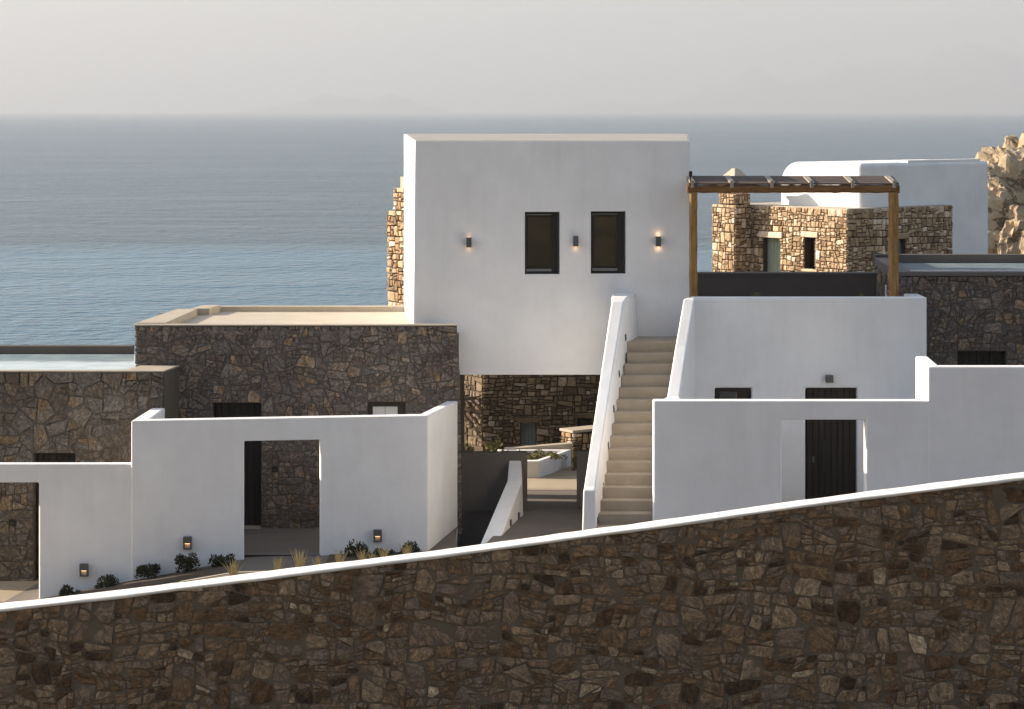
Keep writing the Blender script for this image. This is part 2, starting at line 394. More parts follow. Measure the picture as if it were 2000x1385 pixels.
def course_cells(region, holes, size, aspect, R):
    """wandering courses of blocks, later broken into single stones"""
    us = [p[0] for p in region]; vs = [p[1] for p in region]; u0, u1, v0, v1 = min(us), max(us), min(vs), max(vs)
    reg = region if parea(region) > 0 else region[::-1]; um = (u0 + u1) / 2; out = []
    v = v0; s0 = 0.0
    while v < v1:
        h = size * R.uniform(1.3, 4.2); s1 = R.gauss(0, 0.012 if u1 - u0 > 8 else 0.02)
        if v + h > v1 - size * .6: h = v1 - v + .01; s1 = 0.0
        u = u0 - R.uniform(0, size * 2 * aspect); k0 = 0.0
        while u < u1:
            w = size * aspect * R.uniform(1.2, 3.6); k1 = R.gauss(0, 0.10)
            lo = lambda q: v + s0 * (q - um); hi = lambda q: v + h + s1 * (q - um)
            ul0, ul1, uh0, uh1 = u - k0 * h / 2, u + w - k1 * h / 2, u + k0 * h / 2, u + w + k1 * h / 2
            p = [(ul0, lo(ul0)), (ul1, lo(ul1)), (uh1, hi(uh1)), (uh0, hi(uh0))]
            for i in range(len(reg)):
                a, b = reg[i], reg[(i + 1) % len(reg)]; ex, ey = b[0] - a[0], b[1] - a[1]; L = math.hypot(ex, ey)
                if len(p) < 3: break
                p = clip(p, ey / L, -ex / L, (ey * a[0] - ex * a[1]) / L)
            if len(p) >= 3: out += cut_holes([p], holes, size)
            u += w; k0 = k1
        v += h; s0 = s1
    return out
def inset(p, g):
    q = p
    for k in range(len(p)):
        a0, b0 = p[k], p[(k + 1) % len(p)]; ex, ey = b0[0] - a0[0], b0[1] - a0[1]; L = math.hypot(ex, ey)
        if L < 1e-6: continue
        a, b = ey / L, -ex / L
        q = clip(q, a, b, a * a0[0] + b * a0[1] - g)
        if len(q) < 3: return None
    return q
def soften(poly, R, k=0.22, cap=11):
    out = []; n = len(poly)
    mean = math.sqrt(abs(parea(poly))); cu = sum(q[0] for q in poly) / n; cv = sum(q[1] for q in poly) / n
    dense = []
    for i in range(n):      # long edges get a slightly bowed-in midpoint
        p, b = poly[i], poly[(i + 1) % n]; dense.append(p)
        if math.hypot(b[0] - p[0], b[1] - p[1]) > 0.75 * mean:
            t = R.uniform(.35, .65); mx, my = p[0] + (b[0] - p[0]) * t, p[1] + (b[1] - p[1]) * t
            e = R.uniform(0.0, 0.10); dense.append((mx + (cu - mx) * e, my + (cv - my) * e))
    poly = dense; n = len(poly)
    for i in range(n):
        a, p, b = poly[i - 1], poly[i], poly[(i + 1) % n]
        la = math.hypot(a[0] - p[0], a[1] - p[1]); lb = math.hypot(b[0] - p[0], b[1] - p[1])
        ka, kb = R.uniform(0.6, 1.3) * k, R.uniform(0.6, 1.3) * k
        out.append((p[0] + (a[0] - p[0]) * ka, p[1] + (a[1] - p[1]) * ka))
        out.append((p[0] + (b[0] - p[0]) * kb, p[1] + (b[1] - p[1]) * kb))
    # drop the points that lie closest together
    while len(out) > cap:
        m = min(range(len(out)), key=lambda i: math.hypot(out[i][0] - out[i - 1][0], out[i][1] - out[i - 1][1]))
        out.pop(m)
    return out
class Budget:
    def __init__(self, n=300): self.items = []; self.n = n
def rubble(bud, o, u, n, region, holes, size, aspect, gap, proud, seed, depth=0.05, rough=0.5, soft=0.22, tones=None, rng=(0.55, 1.0, 1.7), seen=None, jit=0.12, course=True, topf=None, warp=0.0):
    """collect stones (in wall coordinates u,v) of one wall face into the budget of their wall"""
    R = random.Random(seed + 1); o = Vector(o); u = Vector((u[0], u[1], 0)); nn = Vector((n[0], n[1], 0)); zv = Vector((0, 0, 1))
    if course:
        cells = course_cells(region, holes, size, aspect, R)
    else:
        cells = cut_holes(rubble_cells(region, [], size * 2.1, aspect, 0.0, seed, (0.6, 1.0, 1.5)), holes, size)
    a0 = size * size * aspect
    cells = split_cells(cells, R, a0 * rng[0] ** 2, a0 * rng[2] ** 2 * 0.8, aspect, jit)
    if warp:        # courses wander: one smooth displacement for the whole face keeps neighbours fitted
        def wp(q):
            a = Vector((q[0] * 1.1, q[1] * 1.5, seed)); b = Vector((q[0] * 3.1, q[1] * 3.6, seed + 9))
            return (q[0] + warp * (mnoise.noise(a) + .5 * mnoise.noise(b + Vector((5, 0, 0)))), q[1] + warp * (1.3 * mnoise.noise(a + Vector((0, 7, 3))) + .6 * mnoise.noise(b)))
        def dense(p):
            return [wp(q) for q in p]
        cells = [dense(p) for p in cells]
    for poly in cells:
        poly = inset(poly, gap * R.uniform(0.6, 1.3))
        if not poly: continue
        if topf:
            c0 = sum(q[0] for q in poly) / len(poly); za, zb_ = topf(c0 - .15), topf(c0 + .15); L = math.hypot(.3, zb_ - za); ea, eb = -(zb_ - za) / L, .3 / L
            poly = clip(poly, ea, eb, ea * (c0 - .15) + eb * za)
            if len(poly) < 3: continue
        A = parea(poly)
        if A < 0.0006: continue
        if A <= 0: continue
        p = soften(poly, R, soft); m = len(p)
        cu, cv = sum(q[0] for q in p) / m, sum(q[1] for q in p) / m
        h = proud * R.uniform(0.35, 1.25)
        tx, ty = R.uniform(-1, 1) * rough * 0.12, R.uniform(-1, 1) * rough * 0.12
        V = []
        def put(q, hh): V.append(o + u * q[0] + zv * q[1] + nn * hh)
        ed = min(0.022, 0.12 * math.sqrt(A))
        for q in p: put(q, -depth)
        for q in p:
            L = math.hypot(q[0] - cu, q[1] - cv) or 1
            e = ed * 0.35; put((q[0] + (cu - q[0]) * e / L, q[1] + (cv - q[1]) * e / L), h * 0.55 + (q[0] - cu) * tx + (q[1] - cv) * ty)
        for q in p:
            e = R.uniform(0.16, 0.34); put((q[0] + (cu - q[0]) * e, q[1] + (cv - q[1]) * e), h + (q[0] - cu) * tx + (q[1] - cv) * ty + R.uniform(-1, 1) * rough * 0.010)
        put((cu + R.uniform(-.2, .2) * math.sqrt(A), cv + R.uniform(-.2, .2) * math.sqrt(A)), h + R.uniform(-0.2, 1) * rough * 0.012)
        fc = []
        for i in range(m):
            j = (i + 1) % m
            fc += [(i, j, m + j, m + i), (m + i, m + j, 2 * m + j, 2 * m + i), (2 * m + i, 2 * m + j, 3 * m)]
        t = tones(R) if tones else R.random()
        vis = seen(cu, cv) if seen else True
        bud.items.append((A if vis else A * 0.001, V, fc, t))
def lay(bud, parent, m, stuff_parent=None):
    """the largest stones become parts of their own, the small remainder one chinking part"""
    it = sorted(bud.items, key=lambda s: -s[0])
    for A, V, fc, t in it[:bud.n]:
        obj('stone', V, fc, m, parent, tone=t)
    rest = it[bud.n:]
    if rest:
        V = []; Fc = []; T = []
        for A, v, fc, t in rest:
            b = len(V); V += v; Fc += [tuple(i + b for i in f) for f in fc]; T += [t] * len(v)
        q = obj('small_stones', V, Fc, m, stuff_parent or parent, tone=T); q['kind'] = 'stuff'
def tone_fg(R):
    r = R.random()
    return R.uniform(0.84, 0.97) if r < 0.025 else (R.uniform(0.0, 0.2) if r < 0.15 else R.uniform(0.22, 0.80))
def tone_dk(R):
    r = R.random()
    return R.uniform(0.82, 0.95) if r < 0.07 else R.uniform(0.12, 0.78)

# ------------------------------------------------------------------ ground, sea, far hills
def smooth(a, b, t):
    t = max(0.0, min(1.0, (t - a) / (b - a))); return t * t * (3 - 2 * t)
def lerp(a, b, t): return a + (b - a) * t
ZB = [(-30, -4.0), (-12, -1.2), (-8.6, -0.70), (-6.9, -0.36), (-4.94, -0.02), (-1.5, 0.05), (0, 0.28), (2.4, 0.3), (4.5, 0.62), (9, 0.66), (14, 1.2), (30, 4.0)]
def zx(x):
    if x <= ZB[0][0]: return ZB[0][1]
    for (a, za), (b, zb) in zip(ZB, ZB[1:]):
        if x <= b: return lerp(za, zb, (x - a) / (b - a))
    return ZB[-1][1]
def ground_z(x, y):
    nz = 0.25 * mnoise.fractal(Vector((x * 0.11, y * 0.11, 3.1)), 1.0, 2.0, 4)
    if y < 0: 
        zz = 6.5 - y * 0.30 + 7.0 * smooth(0, 110, -y) + 3 * nz * smooth(0, 25, -y)
        return zz + 0.02 * x
    if y <= 36.25:
        mr = lerp(0.65, 0.5, smooth(-6, 6, x)); mar = lerp(1.65, mr, y / 36.2) 
        return ZC - 0.2476 * y - mar - 0.25 - 0.35 * abs(nz)
    if -1.9 < x < 0.6 and 42.5 < y < 48.5: return -1.3
    if y < 62:
        return zx(x) - 0.35 - 0.55 * smooth(46, 52, y) * smooth(-6, 0, x)*(1-smooth(3, 6, x)) - 0.8 * smooth(52, 62, y) * (1 - smooth(3, 7, x))
    base = lerp(zx(min(x, 3)) - 1.15, 2.35, smooth(3, 7.5, x))
    far = smooth(62, 70, y) * lerp(0, 0, 0)
    y1 = lerp(62, 78, smooth(3, 7.5, x)) + 22 * smooth(12, 15, x)
    zz = base - max(0, y - y1) * lerp(0.15, 0.17, smooth(3, 8, x)) + nz * smooth(62, 80, y)
    return max(zz, -30)
xs = sorted(set([-150, -110, -80, -60, -45] + [i * 1.0 for i in range(-36, 45)] + [52, 65, 80, 110, 150]))
ys = sorted(set([-160, -140, -120, -105] + [i * 3.0 for i in range(-32, 0)] + [i * 1.0 for i in range(0, 36)] + [36.2] + [37 + i for i in range(0, 64)] + [104, 110, 120, 135, 150, 175, 200, 240, 300, 380]))
GV = [(x, y, ground_z(x, y)) for y in ys for x in xs]; nx = len(xs)
GF = [(j * nx + i, j * nx + i + 1, (j + 1) * nx + i + 1, (j + 1) * nx + i) for j in range(len(ys) - 1) for i in range(nx - 1)]
tag(obj('hillside_ground', GV, GF, SCRUB, smooth=True), 'dry brown hillside under and around the houses', 'hillside', kind='structure')

# sea: rippled water with a smoother band close to the shore
m, nt, b = newmat('sea_water')
geo = nd(nt, 'ShaderNodeNewGeometry'); sep = nd(nt, 'ShaderNodeSeparateXYZ'); nt.links.new(geo.outputs['Position'], sep.inputs[0])
def stretched(sx, sy, scale, det=4.0):
    mp = nd(nt, 'ShaderNodeMapping'); mp.inputs['Scale'].default_value = (sx, sy, 1); nt.links.new(geo.outputs['Position'], mp.inputs[0])
    n = nd(nt, 'ShaderNodeTexNoise', Scale=scale, Detail=det, Roughness=0.6); nt.links.new(mp.outputs[0], n.inputs['Vector']); return n
w1 = stretched(0.8, 0.7, 0.68, 5.0); w2 = stretched(0.55, 0.8, 0.07, 3.0); wob = stretched(0.25, 1.0, 0.004, 3.0); patch = stretched(0.12, 1.0, 0.012, 4.0)
edge = nd(nt, 'ShaderNodeMath', operation='MULTIPLY_ADD'); edge.inputs[1].default_value = 70.0
nt.links.new(wob.outputs[0], edge.inputs[0]); nt.links.new(sep.outputs['Y'], edge.inputs[2])
mask = nd(nt, 'ShaderNodeMapRange'); mask.inputs['From Min'].default_value = 326; mask.inputs['From Max'].default_value = 350
nt.links.new(edge.outputs[0], mask.inputs['Value'])
colr = nd(nt, 'ShaderNodeMixRGB'); colr.inputs[1].default_value = (0.035, 0.115, 0.175, 1); colr.inputs[2].default_value = (0.010, 0.048, 0.080, 1)
nt.links.new(mask.outputs[0], colr.inputs[0]); nt.links.new(colr.outputs[0], b.inputs['Base Color'])
bs = nd(nt, 'ShaderNodeMapRange'); bs.inputs['To Min'].default_value = 0.50; bs.inputs['To Max'].default_value = 0.75; nt.links.new(mask.outputs[0], bs.inputs['Value'])
bp = nd(nt, 'ShaderNodeBump', Distance=2.2); nt.links.new(bs.outputs[0], bp.inputs['Strength']); nt.links.new(w1.outputs[0], bp.inputs['Height'])
bp2 = nd(nt, 'ShaderNodeBump', Distance=6.0, Strength=0.35); nt.links.new(w2.outputs[0], bp2.inputs['Height']); nt.links.new(bp.outputs[0], bp2.inputs['Normal'])
nt.links.new(bp2.outputs[0], b.inputs['Normal'])
rr = nd(nt, 'ShaderNodeMapRange'); rr.inputs['To Min'].default_value = 0.17; rr.inputs['To Max'].default_value = 0.24; nt.links.new(patch.outputs[0], rr.inputs['Value'])
nt.links.new(rr.outputs[0], b.inputs['Roughness']); b.inputs['IOR'].default_value = 1.33
SEAM = m
sy = [120, 400, 1000, 3000, 9000, 30000, 90000]; sxx = [-60000, -8000, -1500, 0, 1500, 8000, 60000]
SV = [(x, y, SEA) for y in sy for x in sxx]
SF = [(j * 7 + i, j * 7 + i + 1, (j + 1) * 7 + i + 1, (j + 1) * 7 + i) for j in range(6) for i in range(6)]
tag(obj('sea', SV, SF, SEAM), 'calm grey blue sea running out to a hazy horizon', 'sea', kind='structure')

HILLM = surf('far_island_rock', (0.10, 0.09, 0.07), (0.16, 0.14, 0.11), scale=0.002, fine=0.02, bump=0.0)
def far_hill(name, dist, depth, px0, px1, peaks, label, seed):
    """ridge islands: peaks = (px, py, half width px)"""
    nxs, nys = 90, 14; V = []
    for j in range(nys):
        yy = dist + depth * (j / (nys - 1) - 0.5)
        prof = abs(math.sin(math.pi * j / (nys - 1))) ** 0.8
        for i in range(nxs):
            px = lerp(px0, px1, i / (nxs - 1)); h = 0
            for (pp, py, hw) in peaks:
                t = max(0, 1 - abs(px - pp) / hw); h = max(h, (HOR - py) * (max(0.0, t) ** 1.25))
            h = h * dist / F * prof * (1 + 0.22 * mnoise.fractal(Vector((px * 0.012 + seed, j * 0.4, seed)), 1.0, 2.0, 4))
            e = min(i, nxs - 1 - i) / 6.0
            V.append(((px - 1000) * dist / F, yy, SEA - 5 + (h + (ZC - SEA) * (1 if h > 0 else 0) * min(1, e)) * prof))
    Fc = [(j * nxs + i, j * nxs + i + 1, (j + 1) * nxs + i + 1, (j + 1) * nxs + i) for j in range(nys - 1) for i in range(nxs - 1)]
    tag(obj(name, V, Fc, HILLM, smooth=True), label, 'hills', kind='structure')
far_hill('distant_island', 20500, 4000, 480, 870, [(640, 184, 150), (690, 188, 150), (765, 180, 110), (600, 194, 130), (810, 200, 100)], 'low hazy island on the horizon left of the upper house', 2.0)
far_hill('distant_mountain', 23500, 6000, 1040, 2500, [(1890, 82, 420), (1480, 138, 260), (2150, 105, 420), (1200, 196, 240), (1640, 128, 320), (1760, 112, 360)], 'hazy mountain ridge on the horizon at the right', 5.0)

# ------------------------------------------------------------------ paved surfaces
def sheet(name, rows, m, label, cat='paving', bevel=0):
    """rows of (x, y, z) points, each row the same length"""
    n = len(rows[0]); V = [p for r in rows for p in r]
    Fc = [(j * n + i, j * n + i + 1, (j + 1) * n + i + 1, (j + 1) * n + i) for j in range(len(rows) - 1) for i in range(n - 1)]
    return tag(obj(name, V, Fc, m), label, cat, kind='structure')
pxs = [-13 + 0.5 * i for i in range(0, 56)]
def ramp_x(d): return lerp(X(930, 43.0), X(1003, 47.2), (d - 43.0) / 4.2)
fy = (36.9, 39, 40.5, 42, 43, 44.5, 46, 47.2, 48)
def fz(x, y): return zx(x) + 0.004 + (0.0 if y > 40 else -0.15)
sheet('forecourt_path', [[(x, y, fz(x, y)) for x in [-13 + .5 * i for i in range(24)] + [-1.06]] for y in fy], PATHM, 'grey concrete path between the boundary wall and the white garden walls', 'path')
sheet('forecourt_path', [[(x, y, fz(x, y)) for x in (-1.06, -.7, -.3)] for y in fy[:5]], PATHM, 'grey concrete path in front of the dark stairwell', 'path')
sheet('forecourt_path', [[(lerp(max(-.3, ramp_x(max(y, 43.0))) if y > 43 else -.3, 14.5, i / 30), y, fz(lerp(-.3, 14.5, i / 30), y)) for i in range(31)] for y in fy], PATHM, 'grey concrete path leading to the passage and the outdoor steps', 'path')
sheet('stairwell_floor', [[(x, y, z) for x in (-1.5, .2)] for y, z in ((42.9, -1.0), (48.0, -1.0))], SOIL, 'dark stairwell floor beside the ramp wall', 'stairwell')
# sunlit sand strip curving along the left end of the path
def edge_y(x): return 43.35 - 0.55 * smooth(-8.6, -5.2, x) - 1.0 * smooth(-5.6, -4.2, x)
sx_ = [-12 + 0.3 * i for i in range(0, 28)]
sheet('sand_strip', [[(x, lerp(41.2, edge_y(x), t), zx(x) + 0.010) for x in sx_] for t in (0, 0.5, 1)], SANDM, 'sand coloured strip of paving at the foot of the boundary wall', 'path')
sheet('drain_strip', [[(x, y, zx(x) + 0.016) for x in [-5.9 + 0.2 * i for i in range(0, 12)]] for y in (42.93, 43.02)], CREAM, 'thin pale joint strip across the concrete path', 'path')
# planting bed along the white wall
bx_ = [-8.55 + 0.3 * i for i in range(0, 13)]
sheet('planting_bed', [[(x, lerp(43.1 + 0.35 * smooth(-6, -8.5, x), 43.98 , t), zx(x) + 0.012 + (0.03 * math.sin(t * 3.1))) for x in bx_] for t in (0, 0.35, 0.7, 1)], SOIL, 'dark soil bed along the foot of the white garden wall', 'soil')
bx2 = [-3.35 + 0.3 * i for i in range(0, 7)]
sheet('planting_bed', [[(x, lerp(43.5, 44.6, t), zx(x) + 0.012 + (0.03 * math.sin(t * 3.1))) for x in bx2] for t in (0, 0.35, 0.7, 1)], SOIL, 'dark soil bed right of the open gateway', 'soil')
# passage floor sloping down under the upper house towards the sea
pv = [(44.0, 0.30), (46.8, 0.30), (47.89, 0.25), (47.9, 0.25), (48.5, 0.2), (51.5, -0.12), (54.6, -0.40)]
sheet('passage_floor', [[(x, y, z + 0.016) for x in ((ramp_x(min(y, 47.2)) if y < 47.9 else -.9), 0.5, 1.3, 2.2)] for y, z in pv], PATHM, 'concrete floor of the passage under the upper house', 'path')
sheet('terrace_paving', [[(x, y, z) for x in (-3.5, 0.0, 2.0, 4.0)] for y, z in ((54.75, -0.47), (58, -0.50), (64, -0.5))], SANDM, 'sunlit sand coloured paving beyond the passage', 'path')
for i, (yy, zz) in enumerate(((54.6, -0.385), (55.05, -0.43))):
    box('passage_step', -3.0, 3.2, yy, yy + 0.12, zz - 0.25, zz + 0.012, STEPM)['kind'] = 'structure'

# ------------------------------------------------------------------ A. dark stone house in the middle
def plank_door(parent, x0, x1, y, z0, z1, m, nplank=7, handle=None, depth=0.05, name='door'):
    d = box(name, x0, x1, y + 0.03, y + 0.03 + depth, z0, z1, DARKROOM, parent)
    w = (x1 - x0 - 0.012 * (nplank + 1)) / nplank
    for i in range(nplank):
        a = x0 + 0.012 + i * (w + 0.012)
        box('plank', a, a + w, y, y + 0.028, z0 + 0.01, z1 - 0.01, m, d, bevel=0.003, seg=1)
    if handle:
        hx, hz0, hz1 = handle
        hv, hf = prism_vf([(hx, y - 0.06), (hx + 0.05, y - 0.06), (hx + 0.05, y - 0.035), (hx, y - 0.035)], hz0, hz1)
        for zz in (hz0 + 0.08, hz1 - 0.1):
            v2, f2 = prism_vf([(hx + 0.015, y - 0.036), (hx + 0.035, y - 0.036), (hx + 0.035, y + 0.005), (hx + 0.015, y + 0.005)], zz, zz + 0.03)
            o_ = len(hv); hv = hv + v2; hf = hf + [tuple(i + o_ for i in f) for f in f2]
        obj('handle', hv, hf, BLACK, d)
    return d

DA = 47.0
A = thing('stone_house', (X(580, DA), DA + 2, 0), 'dark grey rubble stone house with a flat sand coloured roof behind the white gateway wall', 'house')
ztA = Z(634, DA); xl, xr = X(263, DA), X(893, DA)
rearA = 51.55
planA = [(xl + 0.03, DA + 0.005), (xr + 0.02, DA + 0.005), (xr + 0.05, rearA), (X(395, rearA), rearA), (X(350, 50.5), 50.5)]
wallA = prism('wall', planA, -1.2, ztA - 0.20, MORTAR_DK, A)
dA = (X(415, DA), X(510, DA)); dzA = Z(787, DA); fzA = Z(1029, DA)
wA = (X(718, DA), X(792, DA)); wzA = Z(785, DA)
carve(wallA, [cutbox(dA[0], dA[1], DA - 0.5, DA + 0.33, fzA - 0.02, dzA), cutbox(wA[0], wA[1], DA - 0.5, DA + 0.33, wzA - 1.0, wzA)])
bud = Budget()
niche = (X(532, DA), Z(921, DA), X(543, DA), Z(911, DA))
rubble(bud, (0, DA, 0), (1, 0), (0, -1), [(xl, -0.05), (xr + 0.10, -0.05), (xr + 0.06, Z(735, DA)), (xr - 0.01, ztA - 0.032), (xl, ztA - 0.032)],
       [(dA[0], fzA, dA[1], dzA), (wA[0], wzA - 1.0, wA[1], wzA), niche], 0.19, 1.2, 0.003, 0.016, 11, jit=0.2, course=False, tones=tone_dk, rough=0.9, soft=0.17, rng=(0.36, 1.0, 1.75))
rubble(bud, (xl, 50.5, 0), (0.05, -0.9987), (-0.9987, -0.05), [(0, 1.5), (3.5, 1.5), (3.5, ztA - 0.05), (0, ztA - 0.05)], [], 0.3, 1.3, 0.008, 0.03, 12, jit=0.2, course=False, tones=tone_dk, soft=0.12)
lay(bud, A, ST_DK)
# flat roof with low kerbs
prism('roof', [(xl + 0.05, DA + 0.02), (X(820, DA), DA + 0.02), (X(820, DA), rearA - 0.02), (X(395, rearA) + 0.02, rearA - 0.02), (X(350, 50.5), 50.5)], ztA - 0.198, ztA - 0.115, CREAM, A)
k = 0.012
prism('kerb', [(xl - 0.01, DA - 0.018), (xr, DA - 0.018), (xr, DA + 0.20), (xl - 0.01, DA + 0.20)], ztA - 0.03, ztA, COPING, A, bevel=0.008)
box('kerb_base', xl + 0.04, xr - .01, DA + 0.031, DA + 0.199, ztA - 0.198, ztA - 0.031, MORTAR_DK, A)
prism('kerb', [(xl - 0.01, DA + 0.202), (X(322, DA) , DA + 0.202), (X(386, 50.5), 50.5), (X(347, 50.5), 50.5)], ztA - 0.195, ztA + 0.02, COPING, A, bevel=0.015)
prism('kerb', [(X(372, 50.5), 50.502), (X(409, 50.5), 50.502), (X(433, rearA), rearA - 0.2), (X(398, rearA), rearA - 0.2)], ztA - 0.195, ztA + 0.03, COPING, A, bevel=0.015)
prism('kerb', [(X(398, rearA), rearA - 0.198), (X(800, rearA), rearA - 0.198), (X(800, rearA), rearA + 0.05), (X(398, rearA), rearA + 0.05)], ztA - 0.195, ztA - 0.0, COPING, A, bevel=0.015)
plank_door(A, dA[0] + 0.02, dA[1] - 0.02, DA + 0.22, fzA, dzA - 0.015, DKWOOD, 7)
box('door_sill', dA[0] + 0.01, dA[1] - 0.01, DA - 0.05, DA + 0.2, fzA - 0.05, fzA - 0.005, COPING, A)
wf = box('window', wA[0] + 0.005, wA[1] - 0.005, DA + 0.20, DA + 0.26, wzA - 0.99, wzA - 0.005, FRAME, A)
cx0, cx1 = X(728, DA + .2), X(777, DA + .2); ctz = Z(794, DA + .2)
for i in range(2):
    w_ = (cx1 - cx0) / 2; box('curtain', cx0 + i * w_ + 0.004, cx0 + (i + 1) * w_ - 0.004, DA + 0.175, DA + 0.198, wzA - 0.95, ctz, CURTAIN, wf)
nb_ = thing('wall_socket', (X(537.5, DA), DA, Z(921, DA)), 'small square black recessed light in the stone wall seen through the open gateway', 'light')
box('housing', niche[0] + .005, niche[2] - .005, DA - 0.035, DA + 0.02, niche[1] + 0.005, niche[3] - 0.005, BLACK, nb_)
box('lens', niche[0] + .02, niche[2] - .02, DA - 0.038, DA - 0.034, niche[1] + 0.02, niche[3] - 0.04, GLASS, nb_)

# ------------------------------------------------------------------ B. lower stone house at the left
DB = 46.0
B = thing('stone_house', (X(100, DB), DB + 2, -0.8), 'lower brownish stone house with a pale painted roof at the left edge', 'house')
ztB = Z(724, DB); xbl, xbr = -13.5, X(320, DB)
rb = 51.0
wallB = prism('wall', [(xbl, DB + 0.005), (xbr - 0.02, DB + 0.005), (X(347, 46.96), 46.96), (X(263, 47.0) - 0.01, 47.0), (X(263, 47.0) - 0.02, rb), (xbl, rb)], -2, ztB - 0.25, MORTAR_DK, B)
dB = (X(65, DB), X(147, DB)); dzB = Z(885, DB); fzB = Z(1134, DB)
carve(wallB, [cutbox(dB[0], dB[1], DB - 0.5, DB + 0.33, fzB - 0.02, dzB)])
bud = Budget()
nB = (X(18, DB), Z(1027, DB), X(31, DB), Z(1015, DB))
ST_DK2 = stone_mat('brown_schist', [(0.0, (0.089, 0.069, 0.050)), (0.3, (0.173, 0.138, 0.105)), (0.5, (0.165, 0.144, 0.123)), (0.7, (0.222, 0.189, 0.156)), (0.85, (0.239, 0.156, 0.075)), (1.0, (0.313, 0.272, 0.222))],
                   dark=0.42, light=2.0, streak=2.2, bump=1.0, fine=26)
rubble(bud, (0, DB, 0), (1, 0), (0, -1), [(-11.2, fzB - 0.1), (xbr, fzB - 0.1), (xbr, ztB - 0.032), (-11.2, ztB - 0.032)], [(dB[0], fzB, dB[1], dzB), nB], 0.165, 1.15, 0.003, 0.018, 21, jit=0.2, course=False, tones=tone_dk, rough=0.9, soft=0.10, rng=(0.658, 1.646, 2.798))
lay(bud, B, ST_DK2)
uB = Vector((X(348, 46.96) - xbr, 0.96)).normalized()
prism('corner_render', [(xbr + 0.004, DB + 0.0), (X(349, 46.96), 46.955), (X(347, 46.96) - 0.1, 46.955), (xbr - 0.1, DB + 0.1)], -1.0, ztB - 0.031, surf('brown_render', (0.07, 0.058, 0.043), (0.105, 0.088, 0.067), scale=2, fine=20, stretch=(9.874, 9.874, 0.823)), B)
box('pool_water', xbl + 0.1, X(255, DB), DB + 0.205, rb - 0.26, ztB - 0.248, ztB - 0.16, POOL, B)
prism('kerb', [(xbl, DB - 0.018), (xbr + 0.0, DB - 0.018), (X(349, 46.96) + 0.01, 46.99), (X(275, 46.96), 46.99), (X(245, DB + .2), DB + 0.2), (xbl, DB + 0.2)], ztB - 0.03, ztB, COPING, B, bevel=0.008)
box('kerb_base', xbl + .04, xbr - .03, DB + 0.031, DB + 0.199, ztB - 0.248, ztB - 0.031, MORTAR_DK, B)
prism('kerb_base', [(X(252, DB), DB + .2), (xbr - .02, DB + .2), (X(346, 46.96), 46.95), (X(277, 46.96), 46.95)], ztB - .248, ztB - .031, COPING, B)
box('kerb', xbl, X(262, rb), rb - 0.25, rb + 0.05, ztB - 0.6, ztB + 0.005, BROWNP, B, bevel=0.015)  # darker brown than the other kerbs, painting in its shaded front
plank_door(B, dB[0] + 0.02, dB[1] - 0.02, DB + 0.22, fzB, dzB - 0.015, DKWOOD, 6)
nb2 = thing('wall_socket', (X(24, DB), DB, Z(1027, DB)), 'small square black recessed light in the stone wall beside the far left doorway', 'light')
box('housing', nB[0] + .005, nB[2] - .005, DB - 0.035, DB + 0.02, nB[1] + 0.005, nB[3] - 0.005, BLACK, nb2)
box('lens', nB[0] + .02, nB[2] - .02, DB - 0.038, DB - 0.034, nB[1] + 0.02, nB[3] - 0.04, GLASS, nb2)
sheet('courtyard_floor', [[(x, y, z) for x in (-13, -7.2)] for y, z in ((44.3, -0.80), (45.99, fzB - 0.004))], SANDM, 'sand coloured courtyard floor behind the far left doorway', 'courtyard')
sheet('courtyard_floor', [[(x, y, z) for x in (-6.5, -1.3)] for y, z in ((44.5, 0.02), (46.99, fzA - 0.03))], PATHM, 'grey courtyard floor behind the open gateway', 'courtyard')

# ------------------------------------------------------------------ C. white garden wall with gateways at the left
Cw = thing('garden_wall', (X(450, 44), 44.2, 0), 'long white plastered garden wall with an open gateway in front of the dark stone house', 'wall')
xc0, xc1 = X(256, 44), X(836, 44.75)
ucw = Vector((xc1 - xc0, 0.75)).normalized(); ncw = Vector((ucw.y, -ucw.x))
def cpt(px):       # point on the front line of the wall at photo column px
    t = (px - 256) / (836 - 256.0); d = lerp(44, 44.75, t); return (X(px, d), d)
zC = Z(822, 44)
pl = [(xc0, 44.0), (xc1, 44.75), (xc1 + 0.5, 47.0), (xc1 + 0.28, 47.0), (xc1 - 0.16, 45.02), (xc0 + 0.30, 44.29), (X(322, 45.9), 45.93), (X(296, 45.9), 45.93)]
wc = prism('wall', pl, -1.3, zC, WHITE, Cw, bevel=0.03)
g0, g1 = cpt(477), cpt(627); zg = Z(860, 44.4)
cut = [obox_vf((g0[0] - ncw.x * -0.3, g0[1] - 0.3), ucw, ncw, g1[0] - g0[0], 0.75, -0.06, zg)]
carve(wc, cut)
low = thing('garden_wall', (X(120, 44), 44.1, -0.7), 'lower white garden wall stepping down around the far left doorway', 'wall')
zl = Z(907, 44)
pl2 = [(-12.5, 44.004), (xc0 + 0.22, 44.045), (xc0 + 0.22, 44.26), (-12.5, 44.28)]
wl = prism('wall', pl2, -1.8, zl, WHITE, low, bevel=0.03)
carve(wl, [cutbox(-10.6, X(75, 44), 43.5, 44.8, -0.95, Z(943, 44))])

